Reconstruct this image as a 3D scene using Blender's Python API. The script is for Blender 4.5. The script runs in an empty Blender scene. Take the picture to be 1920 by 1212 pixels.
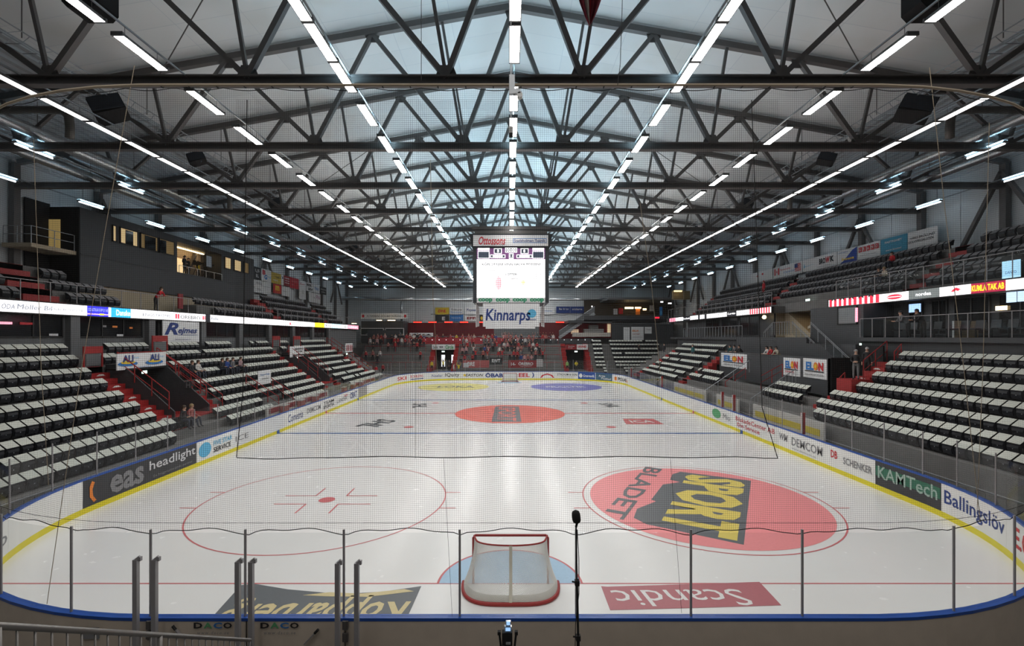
import bpy, math, random
from mathutils import Vector, Matrix, Euler
R = random.Random(7)
SC = bpy.context.scene
COL = SC.collection
PI = math.pi
FX, CX, CY, HC = 867.0, 956.0, 632.0, 6.24      # pinhole of the photograph, metres above the ice
def E(px, py, Y):                               # point seen at a pixel, at depth Y
    return Vector(((px-CX)*Y/FX, Y, HC-(py-CY)*Y/FX))
def YS(px, X):                                  # depth where the plane x=X is seen at column px
    return abs(X)*FX/abs(px-CX)
def S(px, py, X):
    Y = YS(px, X)
    return Vector((X, Y, HC-(py-CY)*Y/FX))
# ------------------------------------------------------------------ materials
MATS = {}
def mat(name, col, rough=.55, metal=0.0, var=.12, scale=3.0, emit=0.0, spec=.5, ecol=None):
    if name in MATS: return MATS[name]
    m = bpy.data.materials.new(name); m.use_nodes = True
    nt = m.node_tree; b = nt.nodes['Principled BSDF']
    b.inputs['Roughness'].default_value = rough; b.inputs['Metallic'].default_value = metal
    b.inputs['Specular IOR Level'].default_value = spec
    c = (col[0], col[1], col[2], 1)
    if var > 0:
        tc = nt.nodes.new('ShaderNodeTexCoord'); nz = nt.nodes.new('ShaderNodeTexNoise'); mx = nt.nodes.new('ShaderNodeMix')
        mx.data_type = 'RGBA'; nz.inputs['Scale'].default_value = scale; nz.inputs['Detail'].default_value = 4
        nt.links.new(tc.outputs['Object'], nz.inputs['Vector']); nt.links.new(nz.outputs['Fac'], mx.inputs[0])
        mx.inputs[6].default_value = tuple(min(1, x*(1-var)) for x in col)+(1,); mx.inputs[7].default_value = tuple(min(1, x*(1+var)) for x in col)+(1,)
        nt.links.new(mx.outputs[2], b.inputs['Base Color'])
    else: b.inputs['Base Color'].default_value = c
    if emit:
        b.inputs['Emission Color'].default_value = (ecol or col)+(1,) if len(ecol or col) == 3 else (ecol or col)
        b.inputs['Emission Strength'].default_value = emit
    MATS[name] = m
    return m
def glow(name, col, e):                         # a lit display or lamp surface
    return mat(name, col, .4, 0, 0, 1, e)
steel = mat('dark_painted_steel', (.115,.107,.104), .45)
steel2 = mat('galvanised_steel', (.36,.38,.40), .38, .7)
alu = mat('brushed_aluminium', (.34,.33,.34), .4, .3)
black = mat('black_paint', (.010,.010,.011), .5)
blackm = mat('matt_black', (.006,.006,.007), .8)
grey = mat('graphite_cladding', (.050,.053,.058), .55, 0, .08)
grey2 = mat('mid_grey_paint', (.12,.125,.13), .6)
wallp = mat('pale_wall_sheet', (.64,.67,.69), .5, .1, .08, 1)
conc = mat('stand_concrete', (.16,.155,.15), .8, 0, .2, 1.5)
red = mat('red_paint', (.33,.018,.018), .5, 0, .15)
redd = mat('red_panel', (.26,.012,.018), .5)
white = mat('white_laminate', (.78,.78,.76), .35, 0, .04)
whiteb = mat('white_banner', (.74,.75,.76), .6, 0, .04)
beige = mat('beige_wall', (.46,.38,.27), .7)
blue = mat('blue_rail_plastic', (.012,.075,.36), .3, 0, .1)
yellow = mat('yellow_kick_plastic', (.72,.62,.015), .35, 0, .06)
seatm = mat('black_seat_plastic', (.013,.015,.020), .38)
paper = mat('white_paper', (.60,.62,.56), .7, 0, .05, 8)
inkgreen = mat('green_print', (.10,.36,.16), .7, 0, .1)
navy = mat('navy_print', (.012,.04,.20), .5)
ink = mat('black_print', (.015,.015,.018), .5)
inkred = mat('red_print', (.55,.02,.03), .5)
inkyel = mat('yellow_print', (.80,.55,.03), .5)
inkgrey = mat('grey_print', (.22,.22,.23), .5)
inkpale = mat('pale_print', (.62,.62,.64), .5)
inkblue = mat('blue_print', (.03,.18,.50), .5)
inkcyan = mat('cyan_print', (.10,.42,.66), .5)
orange = mat('orange_print', (.75,.22,.03), .5)
lampm = glow('lit_lamp_diffuser', (1,.958,.915), 39)
lampo = glow('lit_outer_lamp_diffuser', (1,.966,.932), 4.5)
upl = [glow('added_uplight_strong', (.50,.82,1), 52), glow('added_uplight_mid', (.52,.82,1), 36), glow('added_uplight_weak', (1,.92,.82), 8)]  # upward glow added to the strip lamps to brighten and tint the roof
upf = [glow('added_uplight_far_strong', (.50,.82,1), 100), glow('added_uplight_far', (.55,.84,1), 75), glow('added_uplight_far_weak', (1,.94,.86), 34)]  # stronger added glow for the far half of the roof
tubeup = glow('added_tube_uplight', (.46,.78,1), 13)  # glow added over the side tubes for bluish light on deck and ducts
lampm2 = glow('lit_tube', (.90,.96,1), 5)
warm = glow('warm_lit_room', (1,.72,.36), .35)
warm2 = glow('warm_lamp', (1,.72,.35), 5)
exitm = glow('lit_exit_sign', (.72,1,.86), 3.0)
ledw = glow('led_white', (1,.99,1), 1.25)
ledk = glow('led_dark', (.02,.02,.03), .3)
ledb = glow('led_blue', (.03,.03,.75), 1.6)
ledc = glow('led_cyan', (.03,.42,.78), 1.3)
ledr = glow('led_red', (.85,.02,.05), 1.5)
ledm = glow('led_maroon', (.42,.015,.06), 1.0)
ledy = glow('led_yellow', (1,.75,.03), 1.5)
ledg = glow('led_grey', (.16,.18,.18), 1.0)
ledp = glow('led_pink', (.95,.35,.45), 1.5)
heat = glow('glowing_heater', (1,.05,.03), 1.6)
skinm = mat('skin', (.55,.33,.24), .5, 0, .08)
skinm2 = mat('tanned_skin', (.42,.24,.16), .5, 0, .08)
hairm = mat('brown_hair', (.06,.035,.02), .6)
hairb = mat('fair_hair', (.32,.22,.11), .6)
jean = mat('dark_trousers', (.03,.035,.055), .8)
greytr = mat('grey_trousers', (.16,.16,.165), .8)
# ice
ice = mat('ice', (.80,.79,.78), .25, 0, 0, 1, 0, .30)
def ice_like(name, col, a=.0):
    m = mat(name, col, .32, 0, .10, 14, 0, .22)
    return m
def _ice():
    nt = ice.node_tree; b = nt.nodes['Principled BSDF']
    tc = nt.nodes.new('ShaderNodeTexCoord'); nz = nt.nodes.new('ShaderNodeTexNoise'); nz.inputs['Scale'].default_value = .35; nz.inputs['Detail'].default_value = 6
    mx = nt.nodes.new('ShaderNodeMix'); mx.data_type = 'RGBA'
    mx.inputs[6].default_value = (.77,.755,.74,1); mx.inputs[7].default_value = (.83,.825,.82,1)
    nt.links.new(tc.outputs['Object'], nz.inputs['Vector']); nt.links.new(nz.outputs['Fac'], mx.inputs[0]); nt.links.new(mx.outputs[2], b.inputs['Base Color'])
    n2 = nt.nodes.new('ShaderNodeTexNoise'); n2.inputs['Scale'].default_value = 2.2; n2.inputs['Detail'].default_value = 5
    mr = nt.nodes.new('ShaderNodeMapRange'); mr.inputs[3].default_value = .15; mr.inputs[4].default_value = .33
    nt.links.new(tc.outputs['Object'], n2.inputs['Vector']); nt.links.new(n2.outputs['Fac'], mr.inputs[0]); nt.links.new(mr.outputs[0], b.inputs['Roughness'])
    bp = nt.nodes.new('ShaderNodeBump'); bp.inputs['Strength'].default_value = .10; bp.inputs['Distance'].default_value = .05
    nt.links.new(n2.outputs['Fac'], bp.inputs['Height']); nt.links.new(bp.outputs[0], b.inputs['Normal'])
_ice()
# roof lining: sheets with seams and faint brown stains
roofm = mat('pale_roof_lining', (.56,.56,.54), .8, 0, 0)
def _roof():
    nt = roofm.node_tree; b = nt.nodes['Principled BSDF']
    tc = nt.nodes.new('ShaderNodeTexCoord'); br = nt.nodes.new('ShaderNodeTexBrick'); mp = nt.nodes.new('ShaderNodeMapping')
    nt.links.new(tc.outputs['Object'], mp.inputs[0]); nt.links.new(mp.outputs[0], br.inputs['Vector'])
    br.inputs['Scale'].default_value = 1; br.inputs['Brick Width'].default_value = 3.0; br.inputs['Row Height'].default_value = 1.48; br.inputs['Mortar Size'].default_value = .012
    br.offset = 0
    br.inputs['Color1'].default_value = (.70,.715,.715,1); br.inputs['Color2'].default_value = (.76,.77,.77,1); br.inputs['Mortar'].default_value = (.58,.61,.64,1)
    nz = nt.nodes.new('ShaderNodeTexNoise'); nz.inputs['Scale'].default_value = .22; nz.inputs['Detail'].default_value = 3
    cr = nt.nodes.new('ShaderNodeMapRange'); cr.inputs[1].default_value = .55; cr.inputs[2].default_value = .75; cr.inputs[4].default_value = .45
    mx = nt.nodes.new('ShaderNodeMix'); mx.data_type = 'RGBA'; mx.inputs[7].default_value = (.60,.55,.48,1)
    nt.links.new(tc.outputs['Object'], nz.inputs['Vector']); nt.links.new(nz.outputs['Fac'], cr.inputs[0]); nt.links.new(cr.outputs[0], mx.inputs[0])
    nt.links.new(br.outputs['Color'], mx.inputs[6]); nt.links.new(mx.outputs[2], b.inputs['Base Color'])
_roof()
deckm = mat('corrugated_deck', (.42,.44,.46), .42, .3, .15, .7)
ductm = mat('spiral_duct', (.50,.52,.54), .30, .9, .12, 2)
def glass_mat(name, tint, mixv):
    m = bpy.data.materials.new(name); m.use_nodes = True; nt = m.node_tree; nt.nodes.clear()
    o = nt.nodes.new('ShaderNodeOutputMaterial'); t = nt.nodes.new('ShaderNodeBsdfTransparent'); g = nt.nodes.new('ShaderNodeBsdfGlossy'); d = nt.nodes.new('ShaderNodeBsdfDiffuse')
    t.inputs[0].default_value = tint+(1,); g.inputs['Roughness'].default_value = .05; d.inputs[0].default_value = (.6,.6,.6,1)
    lw = nt.nodes.new('ShaderNodeLayerWeight'); pw = nt.nodes.new('ShaderNodeMath'); pw.operation = 'POWER'; pw.inputs[1].default_value = 5; ml = nt.nodes.new('ShaderNodeMath'); ml.operation = 'MULTIPLY_ADD'; ml.inputs[1].default_value = .40; ml.inputs[2].default_value = .008; nt.links.new(lw.outputs['Facing'], pw.inputs[0]); nt.links.new(pw.outputs[0], ml.inputs[0])
    a = nt.nodes.new('ShaderNodeMixShader'); c = nt.nodes.new('ShaderNodeMixShader'); nz = nt.nodes.new('ShaderNodeTexNoise'); nz.inputs['Scale'].default_value = 1.2
    mr = nt.nodes.new('ShaderNodeMapRange'); mr.inputs[3].default_value = mixv*.5; mr.inputs[4].default_value = mixv*1.5
    nt.links.new(nz.outputs['Fac'], mr.inputs[0]); nt.links.new(mr.outputs[0], c.inputs[0])
    nt.links.new(t.outputs[0], c.inputs[1]); nt.links.new(d.outputs[0], c.inputs[2])
    nt.links.new(ml.outputs[0], a.inputs[0]); nt.links.new(c.outputs[0], a.inputs[1]); nt.links.new(g.outputs[0], a.inputs[2]); nt.links.new(a.outputs[0], o.inputs[0])
    MATS[name] = m; return m
glass = glass_mat('rink_glass', (.95,.96,.96), .012)
glass2 = glass_mat('balcony_glass', (.86,.89,.90), .015)
glassd = mat('dark_window_glass', (.008,.009,.011), .08, 0, .2, .6, 0, .5)
# ------------------------------------------------------------------ mesh building
class MB:
    def __init__(s): s.v = []; s.f = []; s.m = []
    def add(s, vs, fs, k=0):
        b = len(s.v); s.v += [tuple(v) for v in vs]
        s.f += [tuple(i+b for i in f) for f in fs]; s.m += [k]*len(fs); return s
    def box(s, lo, hi, k=0):
        x0,y0,z0 = lo; x1,y1,z1 = hi
        return s.add([(x0,y0,z0),(x1,y0,z0),(x1,y1,z0),(x0,y1,z0),(x0,y0,z1),(x1,y0,z1),(x1,y1,z1),(x0,y1,z1)],
                     [(0,3,2,1),(4,5,6,7),(0,1,5,4),(1,2,6,5),(2,3,7,6),(3,0,4,7)], k)
    def cbox(s, c, d, k=0): return s.box([c[i]-d[i]/2 for i in range(3)], [c[i]+d[i]/2 for i in range(3)], k)
    def bar(s, p, q, w, h=None, k=0, up=(0,0,1)):
        h = h or w; p = Vector(p); q = Vector(q); t = (q-p).normalized(); u = Vector(up)
        if abs(t.dot(u)) > .98: u = Vector((0,1,0))
        a = t.cross(u).normalized()*w/2; b = a.cross(t).normalized()*h/2
        vs = [p-a-b,p+a-b,p+a+b,p-a+b,q-a-b,q+a-b,q+a+b,q-a+b]
        return s.add(vs, [(0,1,2,3),(7,6,5,4),(0,4,5,1),(1,5,6,2),(2,6,7,3),(3,7,4,0)], k)
    def tube(s, pts, r, n=8, k=0, closed=False, caps=True):
        pts = [Vector(p) for p in pts]; N = len(pts); rs = r if isinstance(r, (list,tuple)) else [r]*N
        vs = []; ref = None
        for i,p in enumerate(pts):
            a = pts[(i-1)%N] if closed or i else p; b = pts[(i+1)%N] if closed or i < N-1 else p
            t = (b-a).normalized()
            if ref is None: ref = Vector((0,0,1)) if abs(t.z) < .9 else Vector((0,1,0))
            u = t.cross(ref); 
            if u.length < 1e-4: u = t.cross(Vector((1,0,0)))
            u.normalize(); w = u.cross(t).normalized(); ref = w
            for j in range(n):
                an = 2*PI*j/n+PI/n; vs.append(p+(u*math.cos(an)+w*math.sin(an))*rs[i])
        fs = []
        for i in range(N if closed else N-1):
            for j in range(n):
                a = i*n+j; b = i*n+(j+1)%n; c = ((i+1)%N)*n+(j+1)%n; d = ((i+1)%N)*n+j; fs.append((a,b,c,d))
        if not closed and caps: fs += [tuple(range(n-1,-1,-1)), tuple(range((N-1)*n, N*n))]
        return s.add(vs, fs, k)
    def quad(s, a,b,c,d, k=0): return s.add([a,b,c,d], [(0,1,2,3)], k)
    def poly(s, pts, k=0): return s.add(pts, [tuple(range(len(pts)))], k)
    def disc(s, c, r, z, n=64, r0=0, a0=0, a1=2*PI, k=0):
        full = abs(a1-a0-2*PI) < 1e-6; m = n if full else n+1
        an = [a0+(a1-a0)*i/n for i in range(m)]
        o = [(c[0]+r*math.cos(a), c[1]+r*math.sin(a), z) for a in an]
        if r0 <= 0:
            return s.poly(o if full else o+[], k)
        i_ = [(c[0]+r0*math.cos(a), c[1]+r0*math.sin(a), z) for a in an]
        L = m if full else m-1
        return s.add(o+i_, [(j,(j+1)%m,m+(j+1)%m,m+j) for j in range(L)], k)
    def prism(s, prof, d, k=0):                 # prof: 3D polygon, d: extrusion vector
        n = len(prof); d = Vector(d); a = [Vector(p) for p in prof]
        return s.add(a+[p+d for p in a], [tuple(range(n-1,-1,-1)), tuple(range(n,2*n))]+[(i,(i+1)%n,n+(i+1)%n,n+i) for i in range(n)], k)
    def sphere(s, c, r, n=12, k=0, sc=(1,1,1), zmin=-1):
        m = n//2; vs = []; lo = math.asin(max(-1, zmin))
        for i in range(m+1):
            t = lo+(PI/2-lo)*i/m
            for j in range(n):
                a = 2*PI*j/n; vs.append((c[0]+r*sc[0]*math.cos(t)*math.cos(a), c[1]+r*sc[1]*math.cos(t)*math.sin(a), c[2]+r*sc[2]*math.sin(t)))
        return s.add(vs, [(i*n+j,i*n+(j+1)%n,(i+1)*n+(j+1)%n,(i+1)*n+j) for i in range(m) for j in range(n)], k)
    def cone(s, p, q, r0, r1, n=12, k=0): return s.tube([p,q], [r0,r1], n, k)
    def xf(s, M):
        s.v = [tuple(M @ Vector(v)) for v in s.v]; return s
LOC = {}
def mk(name, mb, mats, parent=None, smooth=False):
    me = bpy.data.meshes.new(name)
    off = LOC.get(parent.name, Vector()) if parent else Vector()
    me.from_pydata([(v[0]-off[0], v[1]-off[1], v[2]-off[2]) for v in mb.v], [], mb.f)
    if not isinstance(mats, (list,tuple)): mats = [mats]
    for m in mats: me.materials.append(m)
    if len(mats) > 1: me.polygons.foreach_set('material_index', mb.m)
    if smooth: me.polygons.foreach_set('use_smooth', [True]*len(me.polygons))
    me.update()
    o = bpy.data.objects.new(name, me); COL.objects.link(o)
    if parent: o.parent = parent; LOC[o.name] = off
    return o
def tag(o, label=None, cat=None, group=None, kind=None):
    if label: o['label'] = label
    if cat: o['category'] = cat
    if group: o['group'] = group
    if kind: o['kind'] = kind
    return o
def thing(name, label, cat, loc=(0,0,0), rotz=0, group=None):
    o = bpy.data.objects.new(name, None); COL.objects.link(o); o.empty_display_size = .2
    o.location = loc; o.rotation_euler = (0,0,rotz)
    LOC[o.name] = Vector(loc) if rotz == 0 else Vector()
    return tag(o, label, cat, group)
def struct(name, mb, mats, smooth=False): return tag(mk(name, mb, mats, None, smooth), kind='structure')
CH = {}
def kids(o):
    return [c for c in o.children]
def dup(root, loc, rotz=None, label=None, group=None, ch=None):
    r = root.copy(); COL.objects.link(r); r.location = loc
    if rotz is not None: r.rotation_euler = (0,0,rotz)
    if label: r['label'] = label
    if group: r['group'] = group
    for c in (ch if ch is not None else kids(root)):
        d = c.copy(); COL.objects.link(d); d.parent = r
        for g in (kids(c) if ch is None else []):
            e = g.copy(); COL.objects.link(e); e.parent = d
    return r
ONES = 'first second third fourth fifth sixth seventh eighth ninth tenth eleventh twelfth thirteenth fourteenth fifteenth sixteenth seventeenth eighteenth nineteenth'.split()
TENS = {2:'twent',3:'thirt',4:'fort',5:'fift',6:'sixt',7:'sevent',8:'eight',9:'ninet'}
def nth(n):                                     # 1 -> first
    if n < 20: return ONES[n-1]
    t, u = divmod(n, 10)
    return TENS[t]+'ieth' if u == 0 else TENS[t]+'y-'+ONES[u-1]
# text, filled in at the end in one pass
PEND = []
def text(s, parent, fn, m, bold=0.0, shear=0.0, name='lettering', space=1.0):
    """fn maps (u,v) in the unit box of the text to a world point"""
    me = bpy.data.meshes.new(name); me.materials.append(m)
    o = bpy.data.objects.new(name, me); COL.objects.link(o)
    if parent: o.parent = parent
    PEND.append((o, s, fn, LOC.get(parent.name, Vector()) if parent else Vector(), bold, shear, space))
    return o
def flat(c, ux, uz, w, h, lift=Vector()):
    c = Vector(c); ux = Vector(ux).normalized()*w; uz = Vector(uz).normalized()*h
    return lambda u, v: c+lift+ux*(u-.5)+uz*(v-.5)
def finish_text():
    cs = []
    for (o, s, fn, off, bold, shear, space) in PEND:
        cu = bpy.data.curves.new('t', 'FONT'); cu.body = s; cu.offset = bold; cu.shear = shear; cu.resolution_u = 2; cu.fill_mode = 'FRONT'; cu.space_character = space
        t = bpy.data.objects.new('t', cu); COL.objects.link(t); cs.append(t)
    bpy.context.view_layer.update()
    dg = bpy.context.evaluated_depsgraph_get()
    for t, (o, s, fn, off, bold, shear, space) in zip(cs, PEND):
        me = t.evaluated_get(dg).to_mesh()
        vs = [v.co.copy() for v in me.vertices]; fs = [tuple(p.vertices) for p in me.polygons]
        if vs:
            x0 = min(v.x for v in vs); x1 = max(v.x for v in vs); y0 = min(v.y for v in vs); y1 = max(v.y for v in vs)
            w = [fn((v.x-x0)/max(1e-6, x1-x0), (v.y-y0)/max(1e-6, y1-y0))-off for v in vs]
            o.data.from_pydata([tuple(p) for p in w], [], fs); o.data.update()
        t.evaluated_get(dg).to_mesh_clear()
    for t in cs:
        c = t.data; bpy.data.objects.remove(t); bpy.data.curves.remove(c)
def sign(name, label, cat, P0, P1, z0, z1, m, texts=(), thick=.05, parent=None, part='board', group=None, lift=.012):
    """an upright board from P0 to P1 (left to right as read); texts: (string, u, v, width, height, material[, bold, shear]) in fractions of the board"""
    P0 = Vector((P0[0],P0[1],0)); P1 = Vector((P1[0],P1[1],0)); d = (P1-P0); W = d.length; d.normalize(); n = Vector((d.y,-d.x,0)); H = z1-z0
    if parent is None: root = thing(name, label, cat, (P0+P1)/2+Vector((0,0,z0)), 0, group)
    else: root = parent
    mb = MB(); a = P0-n*thick; b = P1-n*thick
    mb.prism([(P0.x,P0.y,z0),(P1.x,P1.y,z0),(b.x,b.y,z0),(a.x,a.y,z0)], (0,0,H))
    bo = mk(part, mb, m, root)
    tp = root if parent is None else bo
    for ti, t in enumerate(texts):
        s, u, v, w, h, tm = t[:6]; lift += .006
        c = P0+d*(u*W)+Vector((0,0,z0+v*H))+n*lift
        if isinstance(s, str): text(s, tp, flat(c, d, (0,0,1), w*W, h*H), tm, *(t[6:]))
        else:                                    # a plain shape: polygon in unit box
            mm = MB(); f = flat(c, d, (0,0,1), w*W, h*H); mm.poly([f(x,y) for x,y in s]); mk('emblem', mm, tm, tp)
    return root
BOX = [(0,0),(1,0),(1,1),(0,1)]
OVAL = [(.5+.5*math.cos(a*PI/12), .5+.5*math.sin(a*PI/12)) for a in range(24)]
def lathe(mb, c, prof, n=16, k=0):
    vs = [(c[0]+r*math.cos(2*PI*j/n), c[1]+r*math.sin(2*PI*j/n), c[2]+z) for r,z in prof for j in range(n)]
    return mb.add(vs, [(i*n+j,i*n+(j+1)%n,(i+1)*n+(j+1)%n,(i+1)*n+j) for i in range(len(prof)-1) for j in range(n)], k)
def railing(label, pts, h, m, step=1.2, bars=2, glassm=None, name='railing', r=.022, group=None, parent_cat='railing'):
    """posts and rails along a polyline of foot points"""
    pts = [Vector(p) for p in pts]; root = thing(name, label, parent_cat, pts[0], 0, group)
    up = Vector((0,0,h))
    for k in range(bars):
        mb = MB(); mb.tube([p+up*(1-k*.9/max(1,bars)) for p in pts], r if k == 0 else r*.7, 6); mk('rail', mb, m, root)
    for a, b in zip(pts[:-1], pts[1:]):
        n = max(1, round((b-a).length/step))
        for i in range(n+1):
            if i == n and b != pts[-1]: continue
            p = a+(b-a)*i/n; mb = MB(); mb.tube([p, p+up], r, 6); mk('post', mb, m, root)
        if glassm:
            mb = MB(); mb.prism([a+up*.08, b+up*.08, b+up*.95, a+up*.95], ((b-a).normalized().cross(up).normalized()*.012)); mk('glass_panel', mb, glassm, root)
    return root
# ------------------------------------------------------------------ camera
cam = bpy.data.cameras.new('camera'); co = bpy.data.objects.new('camera', cam); COL.objects.link(co); SC.camera = co
cam.sensor_width = 36; cam.lens = FX/1920*36; cam.clip_start = .05; cam.clip_end = 300
co.location = (0,0,HC); co.rotation_euler = (PI/2,0,0)
cam.shift_x = (960-CX)/1920; cam.shift_y = (CY-606)/1920
# ------------------------------------------------------------------ hall shell
YF, YB, XW, XO = 90.0, -6.0, 31.2, .15          # far wall, wall behind the camera, side walls, roof axis offset
RZ0, RS = 22.95, .178                           # roof ridge height and slope
def roofz(x): return RZ0-RS*abs(x-XO)
struct('floor', MB().box((-XW,YB,-.35),(XW,YF,-.06)), conc)
for sgn, nm in ((-1,'left'),(1,'right')):
    x = sgn*XW
    mb = MB().box((min(x,x+sgn*.3),YB,-.1),(max(x,x+sgn*.3),YF,roofz(XW)+.3))
    for i in range(31):                         # standing seams of the wall sheets
        y = 3+i*2.9; mb.box((min(x,x-sgn*.03),y,5),(max(x,x-sgn*.03),y+.04,roofz(XW)))
    struct('wall_'+nm, mb, wallp)
mb = MB().box((-XW,YF,-.1),(XW,YF+.3,23.2))
for i in range(40): mb.box((-XW+1+i*1.55,YF-.03,5),(-XW+1.05+i*1.55,YF,19))
struct('wall_back', mb, wallp)
struct('wall_front', MB().box((-XW,YB-.3,-.1),(XW,YB,23.2)), grey2)
# roof: pale lining in the middle, corrugated deck towards the eaves
XD = 21.4
mb = MB()
for sgn in (-1,1):
    xs = [XO+sgn*XD*i/6 for i in range(7)]
    for a,b in zip(xs[:-1], xs[1:]):
        n = 12
        for j in range(n):
            y0 = YB+(YF-YB)*j/n; y1 = YB+(YF-YB)*(j+1)/n
            mb.quad((a,y0,roofz(a)),(b,y0,roofz(b)),(b,y1,roofz(b)),(a,y1,roofz(a)))
struct('ceiling', mb, roofm)
for sgn, nm in ((-1,'left'),(1,'right')):
    mb = MB(); pr = []; x = XD; k = 0
    while x < XW+.1:
        for dx, dz in ((0,0),(.10,0),(.15,-.14),(.27,-.14),(.32,0)):
            pr.append((XO+sgn*(x+dx), roofz(XO+x+dx)+dz+.02))
        x += .42
    for (xa,za),(xb,zb) in zip(pr[:-1], pr[1:]): mb.quad((xa,YB,za),(xa,YF,za),(xb,YF,zb),(xb,YB,zb))
    struct('ceiling_deck_'+nm, mb, deckm)
# wall columns and braces high on the side walls
for sgn, nm in ((-1,'left'),(1,'right')):
    for i in range(13):
        y = 17.1+5.9*i; x = sgn*(XW-.25)
        c = thing('wall_column', f'dark steel column against the {nm} wall, {nth(i+1)} from the near end', 'column', (x,y,7.5), 0, f'columns along the {nm} wall')
        mb = MB().box((x-.17,y-.2,7.5),(x+.17,y+.2,roofz(XW)-.3)); mk('shaft', mb, steel, c)
        if i % 2 == (0 if sgn > 0 else 1):
            mb = MB().bar((x-sgn*.2,y,16.6),(x-sgn*.2,y+2.6,12.2),.22,.22); mk('brace', mb, steel, c)
            mb = MB().bar((x-sgn*.2,y,16.6),(x-sgn*.2,y-2.6,12.2),.22,.22); mk('brace', mb, steel, c)
# ------------------------------------------------------------------ ice sheet
Y0, Y1, XB, RC = 8.35, 67.1, 15.0, 8.5
YC = 37.75; GLN, GLF = 11.69, 63.75
def arcpts(cx, cy, r, a0, a1, n): return [(cx+r*math.cos(a0+(a1-a0)*i/n), cy+r*math.sin(a0+(a1-a0)*i/n)) for i in range(n+1)]
def outline(off=0.0, n=20):
    r = RC+off; x = XB-RC; a = []
    a += arcpts(x, Y0+RC, r, -PI/2, 0, n)+arcpts(x, Y1-RC, r, 0, PI/2, n)+arcpts(-x, Y1-RC, r, PI/2, PI, n)+arcpts(-x, Y0+RC, r, PI, 1.5*PI, n)
    return a
icebase = struct('ice_floor', MB().poly([(x,y,0) for x,y in outline(.02)]), ice)
pred = ice_like('ice_red_line', (.60,.16,.17)); pblue = ice_like('ice_blue_line', (.05,.13,.36)); pcrease = ice_like('ice_crease_blue', (.38,.55,.72))
pdisc = ice_like('ice_pink_red', (.84,.29,.30)); pdisc2 = ice_like('ice_orange_red', (.80,.16,.12)); pdark = ice_like('ice_dark_print', (.14,.15,.16)); pyel = ice_like('ice_yellow_print', (.72,.58,.14))
pdisc3 = ice_like('ice_yellow_disc', (.75,.68,.25)); pdisc4 = ice_like('ice_violet_disc', (.22,.22,.52)); pmar = ice_like('ice_maroon_print', (.46,.16,.18)); pwhite = ice_like('ice_white_print', (.78,.76,.75)); pgold = ice_like('ice_gold_print', (.66,.55,.30)); pink2 = ice_like('ice_ink', (.07,.075,.085))
def on_ice(name, mb, m): return mk(name, mb, m, icebase)
def xin(y):                                     # half width of the ice at depth y
    if y < Y0+RC: d = Y0+RC-y; return XB-RC+math.sqrt(max(0,RC*RC-d*d))
    if y > Y1-RC: d = y-Y1+RC; return XB-RC+math.sqrt(max(0,RC*RC-d*d))
    return XB
def line(name, y, w, m, z=.003):
    x = xin(y)-.02; on_ice(name, MB().quad((-x,y-w/2,z),(x,y-w/2,z),(x,y+w/2,z),(-x,y+w/2,z)), m)
line('goal_line', GLN, .05, pred); line('goal_line', GLF, .05, pred)
line('blue_line', 29.9, .30, pblue); line('blue_line', 45.65, .30, pblue); line('centre_line', YC, .30, pred)
for k in range(30):                             # chequered edge of the centre line
    pass
def ring(c, r, w, m, name='faceoff_circle', z=.004): on_ice(name, MB().disc(c, r+w/2, z, 72, r-w/2), m)
def spot(c, r, m, name='faceoff_spot', z=.006): on_ice(name, MB().disc(c, r, z, 28), m)
def hashes(c, z=.005):
    mb = MB()
    for sx in (-1,1):
        for sy in (-1,1):
            x = c[0]+sx*.6; y = c[1]+sy*.45
            mb.quad((x,y-.03,z),(x+sx*1.2,y-.03,z),(x+sx*1.2,y+.03,z),(x,y+.03,z))
            mb.quad((x-.03,y,z),(x+.03,y,z),(x+.03,y+sy*.9,z),(x-.03,y+sy*.9,z))
    on_ice('faceoff_tee', mb, pred)
    mb = MB()
    for sx in (-1,1):
        for sy in (-1,1):
            y = c[1]+sy*.85; x = c[0]+sx*math.sqrt(4.5**2-.85**2); mb.quad((x,y-.03,z),(x+sx*.6,y-.03,z),(x+sx*.6,y+.03,z),(x,y+.03,z))
    on_ice('circle_tick', mb, pred)
FN, FF = 17.69, 57.7
LCc, RCc = (-7.0,FN), (7.35,FN)
ring(LCc, 4.5, .05, pred); spot(LCc, .3, pred); hashes(LCc)
on_ice('sponsor_disc', MB().disc(RCc, 4.22, .004, 72), pdisc); ring(RCc, 4.5, .05, pred, z=.005)
mb = MB()
for sx in (-1,1):
    for sy in (-1,1):
        y = RCc[1]+sy*.85; x = RCc[0]+sx*math.sqrt(4.5**2-.85**2); mb.quad((x,y-.03,.005),(x+sx*.6,y-.03,.005),(x+sx*.6,y+.03,.005),(x,y+.03,.005))
on_ice('circle_tick', mb, pred)
on_ice('centre_disc', MB().disc((0,YC), 4.45, .005, 72), pdisc2)
on_ice('sponsor_disc', MB().disc((-7,FF), 4.4, .004, 56), pdisc3); on_ice('sponsor_disc', MB().disc((7,FF), 4.4, .004, 56), pdisc4)
for x in (-7,7):
    for y in (YC-5.8, YC+5.8): spot((x,y), .34, pred)
def gtext(s, c, ux, uy, w, h, m, z, bold=0, shear=0, name='lettering'):
    return text(s, icebase, flat((c[0],c[1],z), (ux[0],ux[1],0), (uy[0],uy[1],0), w, h), m, bold, shear, name)
def crease(y, s):
    a0, a1 = (0,PI) if s > 0 else (PI,2*PI)
    on_ice('goal_crease', MB().disc((0,y), 1.8, .004, 40, 0, a0, a1), pcrease)
    on_ice('crease_outline', MB().disc((0,y), 1.85, .006, 40, 1.79, a0, a1), pred)
crease(GLN, 1); crease(GLF, -1)
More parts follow.
